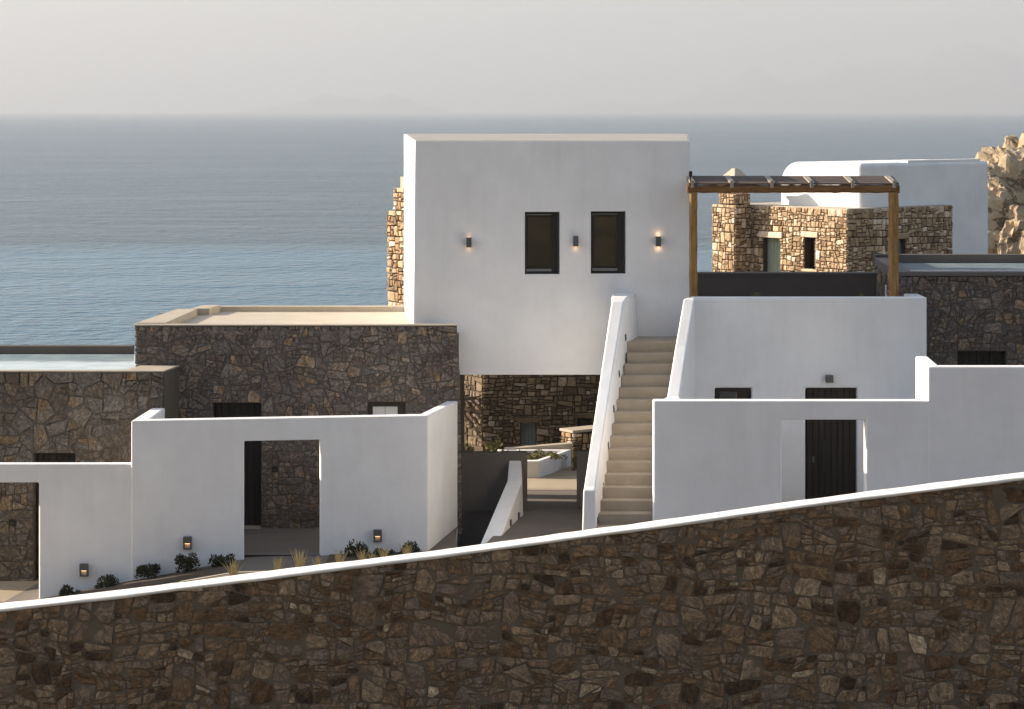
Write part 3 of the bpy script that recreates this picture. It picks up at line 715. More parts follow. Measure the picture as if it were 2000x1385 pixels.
# ------------------------------------------------------------------ D. boundary wall in the foreground
DF = 36.0
FG = thing('boundary_wall', (0, DF + 0.2, -1), 'long brown rubble stone boundary wall with a white coping climbing to the right across the foreground', 'wall')
CP = [(-420, 1238), (-150, 1205), (0, 1188), (250, 1160), (500, 1128), (835, 1086), (1000, 1064), (1275, 1027), (1500, 995), (1690, 969), (2000, 931), (2200, 906), (2500, 868)]
cpx = [(X(p, DF), Z(q, DF)) for p, q in CP]     # front top edge of the coping
def copz(x):
    for (a, za), (b_, zb) in zip(cpx, cpx[1:]):
        if x <= b_: return lerp(za, zb, (x - a) / (b_ - a))
    return cpx[-1][1]
pts = [(x, z) for x, z in cpx]
V = []; n = len(pts)
for yy, dz in ((DF + 0.003, -0.04), (DF + 0.36, -0.04)):
    for x, z in pts: V.append((x, yy, z + dz))
for yy in (DF + 0.003, DF + 0.36):
    for x, z in pts: V.append((x, yy, -3.0))
Fc = []
for i in range(n - 1):
    Fc += [(i, i + 1, n + i + 1, n + i), (2 * n + i, 2 * n + i + 1, i + 1, i), (n + i, n + i + 1, 3 * n + i + 1, 3 * n + i)]
Fc += [(0, n, 3 * n, 2 * n), (n - 1, 3 * n - 1, 4 * n - 1, 2 * n - 1)]
obj('core', V, Fc, MORTAR_FG, FG)
# white coping with a slightly wavering hand-trowelled edge
cs = np.linspace(pts[0][0], pts[-1][0], 220); V = []
prof = [(-0.022, -0.052), (-0.034, -0.036), (-0.03, -0.010), (-0.012, 0.0), (0.33, 0.012), (0.37, 0.0), (0.385, -0.03), (0.38, -0.085)]
for x in cs:
    z = copz(float(x))
    for k_, (yy, dz) in enumerate(prof):
        wv = 0.012 * mnoise.noise(Vector((x * 0.9, k_ * 0.7, 1.7))) + 0.006 * mnoise.noise(Vector((x * 3.1, k_ * 1.3, 4.7)))
        V.append((float(x), DF + yy + wv * (0.6 if yy < 0.1 else 1), z + dz + wv * (1.0 if k_ in (0, 1, 2, 3, 4) else 0.5)))
np_ = len(prof); Fc = []
for i in range(len(cs) - 1):
    for k_ in range(np_):
        Fc.append((i * np_ + k_, (i + 1) * np_ + k_, (i + 1) * np_ + (k_ + 1) % np_, i * np_ + (k_ + 1) % np_))
Fc += [tuple(range(np_)), tuple(range((len(cs) - 1) * np_, len(cs) * np_))[::-1]]
COPW = surf('worn_white_coping', (0.72, 0.69, 0.64), (0.82, 0.80, 0.765), scale=2.2, fine=26, bump=0.25, bdist=0.01)
obj('coping', V, [f[::-1] for f in Fc], COPW, FG, smooth=True)
bud = Budget(300)
segs = [(-10.9, -4.5), (-4.5, 0.7), (0.7, 5.5), (5.5, 11.4)]
reg = [(-8.6, -0.9), (8.7, -0.9), (8.7, copz(8.7) + 0.1), (-8.6, copz(-8.6) + 0.2)]
rubble(bud, (0, DF, 0), (1, 0), (0, -1), reg, [], 0.17, 1.5, 0.0035, 0.016, 31, warp=0.11, topf=lambda q: copz(q) - .04, tones=tone_fg, rough=0.8, soft=0.27, jit=0.2, rng=(0.36, 0.95, 2.3), depth=0.06,
       seen=lambda u_, v_: abs(u_) < 7.7 and v_ > -0.75)
lay(bud, FG, ST_FG)

# ------------------------------------------------------------------ E. upper white house (the cube over the passage)
DE = 47.45
E = thing('upper_house', (X(1080, DE), DE + 2, 3.0), 'large white cubic upper house with two dark windows bridging the passage', 'house')
zE0, zE1 = Z(732, DE), Z(276, DE)
xe0, xe1 = X(811, DE), X(1347, DE); rE = 51.7; xer = X(789, rE)
zE2 = Z(262, rE); xe2 = X(1343, rE)
v = [(X(807, DE), DE, zE0), (xe1, DE, zE0), (xe2, rE, zE0), (xer, rE, zE0), (xe0, DE, zE1), (xe1, DE, zE1), (xe2, rE, zE2), (xer, rE, zE2)]
f = [(3, 2, 1, 0), (0, 1, 5, 4), (1, 2, 6, 5), (2, 3, 7, 6), (3, 0, 4, 7), (4, 5, 6, 7)]
wE = obj('wall', v, f, WHITE, E, bevel=0.03)
prism('roof', [(xe0 + .01, DE + .035), (xe1 - .01, DE + .035), (xe2 - .03, rE - .02), (xer + .03, rE - .02)], [zE1 - .05, zE1 - .05, zE2 - .05, zE2 - .05], [zE1 + .012, zE1 + .012, zE2 + .008, zE2 + .008], surf('pale_cement', (0.30, 0.285, 0.265), (0.38, 0.36, 0.335), scale=1.5, fine=20), E, bevel=.008)
box('sky_blocker', -1.5, 3.3, rE + .002, 58.2, zE0 + .02, zE1 - .6, WHITE, E, bevel=0.03)  # unseen block, added to cut sky light on the house beyond the passage
wins = [(1025, 1093, 414, 538), (1154, 1222, 413, 537)]
carve(wE, [cutbox(X(a, DE), X(b_, DE), DE - 0.5, DE + 0.24, Z(d_, DE), Z(c, DE)) for a, b_, c, d_ in wins])
for a, b_, c, d_ in wins:
    x0, x1, z1, z0 = X(a, DE) + .004, X(b_ - 3, DE), Z(c, DE) - 0.004, Z(d_ - 4, DE)
    wv_, wf_ = [], []
    def add(vf):
        o_ = len(wv_); wv_.extend(vf[0]); wf_.extend([tuple(i + o_ for i in q) for q in vf[1]])
    y0 = DE + 0.10
    t = 0.06
    add(cutbox(x0, x0 + t, y0, y0 + 0.12, z0, z1)); add(cutbox(x1 - 0.15, x1, y0, y0 + 0.12, z0, z1))
    add(cutbox(x0 + t, x1 - 0.15, y0, y0 + 0.12, z1 - 0.10, z1)); add(cutbox(x0 + t, x1 - 0.15, y0, y0 + 0.12, z0, z0 + 0.11))
    win = obj('window', wv_, wf_, FRAME, E)
    gx0, gx1, gz0, gz1 = x0 + t, x1 - 0.15, z0 + 0.11, z1 - 0.10
    box('pane', gx0 + 0.001, gx1 - 0.001, y0 + 0.07, y0 + 0.08, gz0 + 0.001, gz1 - 0.001, GLASS, win)
    box('sash_rail', gx0 - 0.03, gx1 + 0.02, y0 - 0.025, y0 - 0.002, z0 + 0.035, z0 + 0.085, ALU, win)
    box('sash_rail', gx0 - 0.03, gx1 + 0.02, y0 - 0.025, y0 - 0.002, z1 - 0.062, z1 - 0.045, ALU, win)
    box('sill', X(a, DE) + .002, X(b_, DE) - .002, DE + 0.005, DE + 0.235, Z(d_, DE) + 0.001, Z(d_, DE) + 0.022, WHITE, win)

# ------------------------------------------------------------------ F. stepped stone chimney behind the upper house
T = thing('stone_chimney', (X(780, 52.8), 53.0, -1), 'narrow stepped tan stone stack sticking out behind the left edge of the white upper house', 'chimney')
uT = Vector((0.55, -0.835)).normalized(); nT = Vector((uT.y, -uT.x))
o0 = Vector((X(757, 53.4), 53.4)); LT = 1.1
def tpl(s0): 
    a = o0 + uT * s0 - nT * 0.03; b_ = o0 + uT * LT - nT * 0.03; return [tuple(a), tuple(b_), tuple(b_ - nT * 0.8), tuple(a - nT * 0.8)]
zt1, zt2, zt3 = Z(411, 53.2), Z(366, 53), Z(345, 53)
prism('core', tpl(0), -1.2, zt1 - 0.03, MORTAR_TAN, T)
prism('core', tpl(0.27), zt1 - 0.03, zt2 - 0.03, MORTAR_TAN, T)
prism('core', tpl(0.50), zt2 - 0.03, zt3, COPING, T)
bud = Budget()
rubble(bud, (o0.x, o0.y, 0), uT, nT, [(0, 1.0), (LT, 1.0), (LT, zt1), (0, zt1)], [], 0.15, 1.25, 0.009, 0.03, 41, soft=0.15, rough=0.8, seen=lambda a_, b_: a_ < 0.75)
rubble(bud, (o0.x, o0.y, 0), uT, nT, [(0.27, zt1 + .01), (LT, zt1 + .01), (LT, zt2), (0.27, zt2)], [], 0.14, 1.25, 0.009, 0.03, 42, soft=0.15, rough=0.8)
lay(bud, T, ST_TAN)

# ------------------------------------------------------------------ G. stone house beyond the passage
G0 = Vector((X(943, 61), 61.0))
G = thing('stone_house', (G0.x + 1, 62.5, -0.6), 'shaded stone house seen through the passage under the white upper house', 'house')
uG = Vector((0.5, -0.866)); nG = Vector((uG.y, -uG.x))
zGt, zGb = 4.0, -0.7
gl = G0 - uG * 2.4
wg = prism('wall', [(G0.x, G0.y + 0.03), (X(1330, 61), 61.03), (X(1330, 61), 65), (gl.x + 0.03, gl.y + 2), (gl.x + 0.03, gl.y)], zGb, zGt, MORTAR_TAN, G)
d1 = (X(1017, 61), X(1047, 61), Z(826, 61)); d2 = (X(1128, 61), X(1156, 61), Z(817, 61))
carve(wg, [cutbox(d1[0], d1[1], 60.5, 61.4, zGb + 0.02, d1[2]), cutbox(d2[0], d2[1], 60.5, 61.4, d2[2] - 0.8, d2[2])])
lint1 = (d1[0] - 0.08, d1[2], d1[1] + 0.08, d1[2] + 0.14); lint2 = (d2[0] - 0.08, d2[2], d2[1] + 0.08, d2[2] + 0.14)
bud = Budget()
rubble(bud, (0, 61.0, 0), (1, 0), (0, -1), [(G0.x, -0.3), (X(1190, 61), -0.3), (X(1190, 61), 1.95), (G0.x, 1.95)], [(d1[0], -0.5, d1[1], d1[2]), (d2[0], d2[2] - 0.8, d2[1], d2[2]), lint1, lint2],
       0.135, 1.5, 0.008, 0.03, 51, soft=0.17, rng=(0.5, 1.0, 1.8), seen=lambda a_, b_: a_ < X(1172, 61))
rubble(bud, (gl.x, gl.y, 0), uG, nG, [(1.2, -0.3), (2.4, -0.3), (2.4, 1.95), (1.2, 1.95)], [], 0.18, 1.15, 0.009, 0.035, 52, soft=0.17)
lay(bud, G, ST_TAN_SHADE)
for L_ in (lint1, lint2): obox('lintel', (L_[0], 61.0 - 0.03), (1, 0), (0, -1), L_[2] - L_[0], 0.2, L_[1] + .004, L_[3] - .004, ST_TAN_SHADE, G, bevel=0.015, tone=0.3)
dd = box('door', d1[0] + .01, d1[1] - .01, 61.2, 61.25, zGb + .03, d1[2] - .01, DARKROOM, G)
for i in range(4):
    w_ = (d1[1] - d1[0] - .02) / 4; box('plank', d1[0] + .012 + i * w_, d1[0] + .008 + (i + 1) * w_, 61.17, 61.198, zGb + .04, d1[2] - .02, plain('blue_grey_paint', (0.16, 0.19, 0.21), .7) if i == 0 else bpy.data.materials['blue_grey_paint'], dd)
wg2 = box('window', d2[0] + .01, d2[1] - .01, 61.2, 61.25, d2[2] - .78, d2[2] - .01, FRAME, G)
box('pane', d2[0] + .05, d2[1] - .05, 61.185, 61.197, d2[2] - .72, d2[2] - .06, GLASS, wg2)
# slatted shelter beside it; its shadow stripes the lit side of that house
PG = thing('pergola', (G0.x - 2.6, 62.5, -0.5), 'small slatted wooden pergola against the sunlit side of the house beyond the passage', 'pergola')
zpg = Z(781, 61.5)
gb = G0 + nG * 0.07 - uG * 2.0
obox('wall_plate', (gb.x, gb.y), uG, nG, 1.95, 0.07, zpg - 0.05, zpg + 0.06, BROWNW, PG)
for i in range(5):
    p = G0 - uG * (0.1 + 0.42 * i) + nG * 0.10
    q = p + nG * 2.6
    pl_ = [tuple(p), tuple(q), tuple(q - uG * 0.1), tuple(p - uG * 0.1)]
    prism('slat', pl_, zpg + 0.062, zpg + 0.14, BROWNW, PG)
for s_ in (0.9, 1.8, 2.6):
    p = G0 + nG * s_ - uG * 0.0; q = p - uG * 2.1
    prism('batten', [tuple(p), tuple(q), tuple(q + nG * 0.09), tuple(p + nG * 0.09)], zpg + 0.142, zpg + 0.21, BROWNW, PG)
for s_ in (0.15, 1.9):
    p = G0 + nG * 2.55 - uG * s_
    prism('post', [tuple(p), tuple(p - uG * .12), tuple(p - uG * .12 + nG * .12), tuple(p + nG * .12)], -1.0, zpg + 0.06, BROWNW, PG)
# low stone parapet with a sloping coping in front of that house
PW = thing('stone_parapet', (X(1140, 60), 60, -0.6), 'low tan stone parapet with one sunlit end behind the white planter', 'wall')
p0 = Vector((X(1117, 59.6), 59.6)); uq = Vector((0.6, -0.8)); nq = Vector((uq.y, -uq.x)); pw = 0.42
pe = p0 - uq * pw
zq = Z(846, 59.6)
prism('core', [(p0.x, p0.y + .03), (X(1260, 59.6), 59.63), (X(1260, 59.6), 60.1), (pe.x + .03, pe.y + .03)], -0.9, zq, MORTAR_TAN, PW)
prism('coping', [(p0.x + .02, p0.y - .06), (X(1260, 59.6), 59.54), (X(1260, 59.6), 60.15), (pe.x - .05, pe.y + .06)], [zq + .002, zq + .18, zq + .18, zq + .002], [zq + .07, zq + .25, zq + .25, zq + .07], COPING, PW, bevel=0.01)
bud = Budget()
rubble(bud, (pe.x, pe.y, 0), uq, nq, [(0, -.4), (pw, -.4), (pw, zq), (0, zq)], [], 0.17, 1.2, 0.01, 0.03, 55, soft=0.17)
rubble(bud, (p0.x, p0.y, 0), (1, 0), (0, -1), [(0, -.4), (0.9, -.4), (0.9, zq), (0, zq)], [], 0.15, 1.4, 0.01, 0.03, 56, soft=0.17)
lay(bud, PW, ST_TAN)
RL = thing('sloping_coping', (X(1070, 59.2), 59.2, -0.5), 'long low wall with a sloping sand coloured coping behind the white planter', 'wall')
prism('coping', [(X(985, 59.3), 59.3), (X(1118, 59.3), 59.3), (X(1118, 59.6), 59.58), (X(985, 59.6), 59.58)], [-.9] * 4, [Z(877, 59.3), Z(866, 59.3), Z(866, 59.3), Z(877, 59.3)], COPING, RL, bevel=0.01)

# ------------------------------------------------------------------ H. grey walls, ramp wall, planter in the passage
DH = 48.0
H1 = thing('grey_wall', (X(960, DH), DH, 0), 'smooth dark grey plastered low wall under the white upper house, left of the passage', 'wall')
box('wall', X(890, DH), X(1030, DH), DH, DH + 0.22, -1.2, Z(884, DH), GREYP, H1, bevel=0.012)
H2 = thing('grey_wall', (X(1140, DH), DH, 0), 'narrow dark grey plastered wall end right of the passage beside the stairs', 'wall')
box('wall', X(1127, DH), X(1215, DH), DH, DH + 0.22, -1.2, Z(883, DH), GREYP, H2, bevel=0.012)
RW = thing('ramp_wall', (X(985, 46), 46, -0.4), 'white sloping parapet wall with two small step lights beside the passage floor', 'wall')
def st(px0, px1, d, z, zb=-1.0): return [(X(px0, d), d, z), (X(px1, d), d, z), (X(px1, d) + 0.05, d, zb), (X(px0, d) - 0.02, d, zb)]
loft('wall', [st(906, 946, 43.0, Z(1137, 43.0), -1.6), st(991, 1020, 47.2, Z(938, 47.2)), st(994, 1018, 47.98, Z(899, 47.98))], WHITE, RW, bevel=0.025)
PT = thing('planter', (X(1060, 58), 58, -0.5), 'low white planter box with green and yellow plants beyond the passage', 'planter')
c_ = {'n': (X(1052, 57.2), 57.2), 'r': (X(1115, 59.2), 59.2), 'l': (X(972, 59.2), 59.2), 'f': (X(1012, 57.2), 57.2)}
zpt = Z(901, 57.2)
pp = [Vector(c_[q]) for q in ('f', 'n', 'r', 'l')]; cc = sum(pp, Vector((0, 0))) / 4
inn = [p + (cc - p).normalized() * 0.24 for p in pp]
for i in range(4):
    j = (i + 1) % 4
    prism('side', [tuple(pp[i]), tuple(pp[j]), tuple(inn[j]), tuple(inn[i])], -0.75, zpt - 0.0005 * i, WHITE, PT)
prism('soil', [tuple(p) for p in inn], -0.7, zpt - 0.1, SOIL, PT)

def leaf_cloud(name, c, rx, ry, rz, n, ls, m, parent=None, seed=1, up=0.4, clusters=7):
    R = random.Random(seed); V = []; Fc = []
    cl = [(R.uniform(-.75, .75) * rx, R.uniform(-.75, .75) * ry, R.uniform(0.0, 0.62) * rz, R.uniform(0.3, 0.55)) for _ in range(clusters)]
    for i in range(n):
        cx, cy_, cz, cr = R.choice(cl); th = R.uniform(0, 6.283); ph = math.acos(R.uniform(-0.35, 1)); rr_ = cr * R.uniform(0.6, 1.0)
        d = Vector((math.sin(ph) * math.cos(th), math.sin(ph) * math.sin(th), math.cos(ph)))
        p = Vector((cx + d.x * rx * rr_, cy_ + d.y * ry * rr_, max(0.0, cz + d.z * rz * rr_)))
        ax = (d + Vector((R.uniform(-.6, .6), R.uniform(-.6, .6), R.uniform(-.2, .6) + up))).normalized()
        sd_ = ax.cross(Vector((R.uniform(-1, 1), R.uniform(-1, 1), R.uniform(-1, 1)))).normalized()
        L = ls * R.uniform(0.6, 1.3); w = L * 0.28; k0 = len(V); nrm = ax.cross(sd_) * w * 0.4
        base = Vector(c) + p
        V += [base, base + ax * L * 0.5 + sd_ * w + nrm, base + ax * L, base + ax * L * 0.5 - sd_ * w + nrm]
        Fc += [(k0, k0 + 1, k0 + 2, k0 + 3)]
    return obj(name, V, Fc, m, parent)
for i, px in enumerate((1018, 1040, 1062, 1085, 1000, 985)):
    d_ = 57.7 + (0.4 if i % 2 else 0.8)
    tt = thing('planter_shrub', (X(px, d_), d_, zpt - 0.1), ['olive green shrub at the near left end of the white planter', 'yellowish shrub second from the near end of the white planter', 'leafy olive shrub in the middle of the white planter',
        'small olive shrub near the right corner of the white planter', 'olive shrub at the rear left of the white planter', 'olive shrub in the far left corner of the white planter'][i], 'shrub', 'shrubs in the white planter')
    leaf_cloud('foliage', (X(px, d_), d_, zpt - 0.11), 0.26, 0.3, 0.15, 260, 0.06, PLANTM, tt, 60 + i)
    box('stem', X(px, d_) - .01, X(px, d_) + .01, d_ - .01, d_ + .01, zpt - .1, zpt + 0.05, SOIL, tt)
for i, (px, d_, zz, sz) in enumerate(((966, 59.9, -0.5, 0.5), (1128, 58.6, -0.5, 0.36), (912, 60.2, -0.5, 0.42))):
    tt = thing('shrub', (X(px, d_), d_, zz), ['tall leafy shrub behind the left end of the white planter', 'yellow green plant right of the white planter', 'dark shrub at the foot of the sunlit stone house side beyond the passage'][i], 'shrub')
    leaf_cloud('foliage', (X(px, d_), d_, zz), 0.2 if i != 1 else .12, 0.25, sz, 320, 0.08, PLANTM, tt, 80 + i, clusters=9)
    box('stem', X(px, d_) - .012, X(px, d_) + .012, d_ - .012, d_ + .012, zz, zz + sz * 0.6, SOIL, tt)

# ------------------------------------------------------------------ I. outdoor staircase and its walls
SR = thing('staircase', (X(1220, 44), 44, 0.2), 'long straight flight of sand coloured concrete steps up to the white upper house', 'staircase')
RI, RU = 0.19, 0.27
def stair_l(d): return lerp(1.44, 2.30, (d - 42.2) / 3.8)
def stair_r(d): return lerp(2.52, 3.42, (d - 42.2) / 4.2) if d > 42.2 else 2.46
for k_ in range(0, 20):
    d0 = 46.3 - RU * k_; z = Z(657, DE) - RI * k_
    if k_ == 0:
        prism('landing', [(1.93, d0), (stair_r(d0) , d0), (3.50, DE - 0.004), (1.93, DE - 0.004)], z - 0.35, z, STEPM, SR, bevel=0.012)
    else:
        xa, xb = max(1.30, stair_l(d0) - 0.12), stair_r(d0)
        box('step', xa, xb, d0, d0 + RU + 0.05, z - RI - 0.12, z - 0.0005 * (k_ % 2), STEPM, SR, bevel=0.012)
SL = thing('stair_wall', (X(1165, 44), 44, 0), 'tall white sloping wall along the left side of the outdoor steps', 'wall')
zs = 4.63
def s4(d, xl_, xr_, z, zb, bl=0.0, br=0.0): return [(xl_, d, z), (xr_, d, z), (xr_ + br, d, zb), (xl_ - bl, d, zb)]
loft('wall', [s4(42.12, X(1139, 42.12), X(1163, 42.12), Z(958, 42.12), -0.6, 0.06, 0.0), s4(42.26, X(1141, 42.26), X(1164, 42.26), Z(950, 42.26), -0.6, 0.06, 0.0),
              s4(44.4, X(1169, 44.4), X(1192, 44.4), Z(760, 44.4), 1.6, 0.02, 0.05),
              s4(46.3, X(1194, 46.3), X(1219, 46.3), Z(590, 46.3), 2.9, 0.0, 0.10), s4(46.5, X(1194, 46.5), X(1226, 46.5), Z(580, 46.5), 2.9, 0.0, 0.10),
              s4(47.44, X(1196, 47.44), X(1241, 47.44), Z(572, 47.44), 2.95, 0, 0.10)], WHITE, SL, bevel=0.03)
SRW = thing('stair_wall', (X(1310, 44), 44, 0.5), 'white sloping wall along the right side of the outdoor steps, widening at its foot', 'wall')
loft('wall', [s4(42.36, X(1276, 42.36), X(1330, 42.36), Z(784, 42.36), -0.3), s4(43.3, X(1291, 43.3), X(1330, 43.3), Z(781, 43.3), -0.3),
              s4(44.05, X(1303, 44.05), X(1328, 44.05), Z(774, 44.05), -0.3), s4(45.3, X(1319, 45.3), X(1342, 45.3), Z(676, 45.3), 0.5),
              s4(46.3, X(1335, 46.3), X(1357, 46.3), Z(584, 46.3), 1.5), s4(46.6, X(1342, 46.6), X(1359, 46.6), Z(580, 46.6), 1.5)], WHITE, SRW, bevel=0.03)

# ------------------------------------------------------------------ K. right white house with roof terrace
DK = 46.4
K = thing('terrace_house', (X(1580, DK), DK + 1.5, 0.6), 'white plastered house with a dark plank door and a roof terrace under the wooden pergola', 'house')
zK = Z(581, DK); xk0, xk1 = X(1350, DK), X(1810, DK); fK = 0.63
wk = box('wall', xk0, xk1, DK, DK + 0.26, -0.3, zK, WHITE, K, bevel=0.03)
dk = (X(1573, DK), X(1674, DK), Z(758, DK)); wkx = (X(1396, DK), X(1468, DK), Z(758, DK), Z(758, DK) - 0.75)
carve(wk, [cutbox(dk[0], dk[1], DK - 0.4, DK + 0.5, fK - 0.01, dk[2]), cutbox(wkx[0], wkx[1], DK - 0.4, DK + 0.5, wkx[3], wkx[2])])
box('terrace_floor', xk0 + 0.05, xk1 - 0.003, DK + 0.45, 50.2, -0.3, Z(657, DE) - 0.02, CREAM, K)
box('side_wall', xk1 - 0.26, xk1 - 0.001, DK + 0.262, 49.9, 3.5, zK - 0.01, WHITE, K)
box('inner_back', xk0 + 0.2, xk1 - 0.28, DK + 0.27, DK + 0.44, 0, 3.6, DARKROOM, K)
plank_door(K, dk[0] + 0.035, dk[1] - 0.005, DK + 0.14, fK, dk[2] - 0.004, DKWOOD, 8, handle=(X(1608, DK), Z(925, DK), Z(863, DK)))
box('lock', X(1588, DK), X(1592, DK), DK + 0.11, DK + 0.139, Z(905, DK), Z(893, DK), LAMPG, K)
wv_, wf_ = [], []
for q in ((wkx[0] + .03, wkx[0] + .11, wkx[3], wkx[2]), (wkx[1] - .07, wkx[1] - .004, wkx[3], wkx[2]), (wkx[0] + .11, wkx[1] - .07, wkx[2] - .08, wkx[2]), (wkx[0] + .11, wkx[1] - .07, wkx[3], wkx[3] + .08)):
    vv, ff = cutbox(q[0], q[1], DK + .10, DK + .2, q[2] + .002, q[3] - .002); o_ = len(wv_); wv_ += vv; wf_ += [tuple(i + o_ for i in t_) for t_ in ff]
kw = obj('window', wv_, wf_, FRAME, K)
box('pane', wkx[0] + .111, wkx[1] - .071, DK + .16, DK + .17, wkx[3] + .08, wkx[2] - .082, GLASS, kw)

# ------------------------------------------------------------------ L. white front wall at the right
DL = 42.2
L1 = thing('front_wall', (X(1540, DL), DL, 0.5), 'white front wall with a gateway framing the dark plank door, right of the steps', 'wall')
zL = Z(783, DL)
w1_ = box('wall', X(1276, DL), X(1832, DL), DL, DL + 0.28, -0.8, zL, WHITE, L1, bevel=0.03)
carve(w1_, [cutbox(X(1527, DL), X(1691, DL), DL - 0.5, DL + 0.8, fK, Z(820, DL))])
L2 = thing('front_wall', (X(1905, DL), DL, 0.6), 'higher plain white front wall at the right edge, returning back beside the gateway wall', 'wall')
zL2 = Z(716, DL)
prism('wall', [(X(1812, DL), DL - 0.004), (X(2300, DL), DL - 0.004), (X(2300, DL), DL + 0.25), (X(1838, DL), DL + 0.25), (X(1812, 44), 44.0), (X(1788, 44), 44.0)], -0.8, zL2, WHITE, L2, bevel=0.03)
sheet('courtyard_floor', [[(x, y, fK - 0.004) for x in (3.0, 9.2)] for y in (DL - 0.3, DK + 0.02)], STEPM, 'courtyard floor in front of the dark plank door', 'courtyard')

# ------------------------------------------------------------------ M. dark stone house at the right
DM = 47.5
M = thing('stone_house', (X(1900, DM), DM + 2, 1), 'dark stone house with a pale flat roof at the right edge behind the white walls', 'house')
ztM = Z(531, DM); xm0, xm1 = X(1758, DM), 13.0; rm = 52.4; xmr = X(1709, rm)
wm = prism('wall', [(xm0 + .03, DM + .005), (xm1, DM + .005), (xm1, rm), (xmr + .03, rm)], 0, ztM - 0.2, MORTAR_DK, M)
dm = (X(1870, DM), X(1965, DM), Z(686, DM))
carve(wm, [cutbox(dm[0], dm[1], DM - .4, DM + .35, 1.2, dm[2])])
bud = Budget()
rubble(bud, (0, DM, 0), (1, 0), (0, -1), [(xm0, 2.6), (11.2, 2.6), (11.2, ztM - .082), (xm0, ztM - .082)], [(dm[0], 1.2, dm[1], dm[2])], 0.21, 1.05, 0.003, 0.018, 71, jit=0.2, course=False, tones=tone_dk, rough=0.9, soft=0.17, rng=(0.36, 1.0, 1.75))
um = Vector((xm0 - xmr, DM - rm)); lm = um.length; um.normalize(); nm = Vector((um.y, -um.x))
rubble(bud, (xmr, rm, 0), um, nm, [(0, 3.6), (lm, 3.6), (lm, ztM - .06), (0, ztM - .06)], [], 0.3, 1.2, 0.008, 0.03, 72, jit=0.2, course=False, tones=tone_dk, rough=0.8, soft=0.12)
lay(bud, M, ST_DK)
prism('pool_water', [(xm0 + .285, DM + .225), (xm1, DM + .225), (xm1, rm - .225), (xmr + .285, rm - .225)], ztM - .198, ztM - 0.12, POOL, M)
prism('kerb', [(xm0 - .03, DM - .04), (xm1, DM - .04), (xm1, DM + .22), (xm0 - .03, DM + .22)], ztM - .08, ztM, GREYP, M, bevel=.01)
box('kerb_base', xm0 + .04, xm1, DM + .031, DM + .219, ztM - .198, ztM - .081, MORTAR_DK, M)
prism('kerb', [(xm0 - .03, DM + .222), (xm0 + .28, DM + .222), (xmr + .28, rm - .222), (xmr - .03, rm - .222)], ztM - .197, ztM - .004, GREYP, M, bevel=.015)
prism('kerb', [(xmr - .03, rm - .22), (xm1, rm - .22), (xm1, rm + .03), (xmr - .03, rm + .03)], ztM - .197, ztM + 0.06, BROWNP, M, bevel=.015)
plank_door(M, dm[0] + .02, dm[1] - .02, DM + .22, 1.25, dm[2] - .01, DKWOOD, 7)
OW = thing('terrace_wall', (X(1540, 50.4), 50.4, 3.8), 'smooth dark brown plastered wall along the back of the roof terrace', 'wall')
box('wall', X(1340, 50.4), X(1712, 50.4), 50.4, 50.65, 2.0, Z(536, 50.4), BROWNP, OW)
box('coping', X(1340, 50.4), X(1712, 50.4) + .02, 50.37, 50.68, Z(536, 50.4) + .002, Z(533.5, 50.4) + 0.01, GREYP, OW)

# ------------------------------------------------------------------ N. wooden pergola on the terrace
DN = 46.9
PN = thing('pergola', (X(1550, DN), DN, 3.8), 'honey coloured wooden pergola frame standing on the white roof terrace', 'pergola')
zb0, zb1 = Z(376, DN), Z(362, DN)
def log(name, p0, p1, w, h, m, parent, seed, n=26, amp=0.012):
    R = random.Random(seed); p0 = Vector(p0); p1 = Vector(p1); ax = (p1 - p0); L = ax.length; ax.normalize()
    up = Vector((0, 0, 1)) if abs(ax.z) < 0.9 else Vector((0, -1, 0)); sd_ = ax.cross(up).normalized(); up = sd_.cross(ax)
    V = []; ring = 8
    for i in range(n):
        c = p0 + ax * (L * i / (n - 1))
        c += sd_ * amp * mnoise.noise(Vector((i * .35, seed, 0))) + up * amp * mnoise.noise(Vector((i * .35, seed, 9)))
        for k_ in range(ring):
            a = 2 * math.pi * (k_ + .5) / ring; cs_, sn = math.cos(a), math.sin(a)
            q = 1 + .10 * mnoise.noise(Vector((i * .5, k_ * 2.0, seed)))
            V.append(c + sd_ * math.copysign(abs(cs_) ** .6, cs_) * w / 2 * q + up * math.copysign(abs(sn) ** .6, sn) * h / 2 * q)
    Fc = [(i * ring + k_, i * ring + (k_ + 1) % ring, (i + 1) * ring + (k_ + 1) % ring, (i + 1) * ring + k_) for i in range(n - 1) for k_ in range(ring)]
    Fc += [tuple(range(ring))[::-1], tuple(range((n - 1) * ring, n * ring))]
    return obj(name, V, Fc, m, parent)
log('post', (X(1354, DN), DN, 3.7), (X(1354, DN), DN, zb0 + .005), .16, .16, HONEY, PN, 1)
log('post', (X(1745, DN), DN, 3.7), (X(1745, DN), DN, zb0 + .005), .19, .18, HONEY, PN, 2)
log('beam', (X(1342, DN), DN, (zb0 + zb1) / 2), (X(1756, DN), DN, (zb0 + zb1) / 2), .17, zb1 - zb0 + .02, HONEYB, PN, 3, n=60)
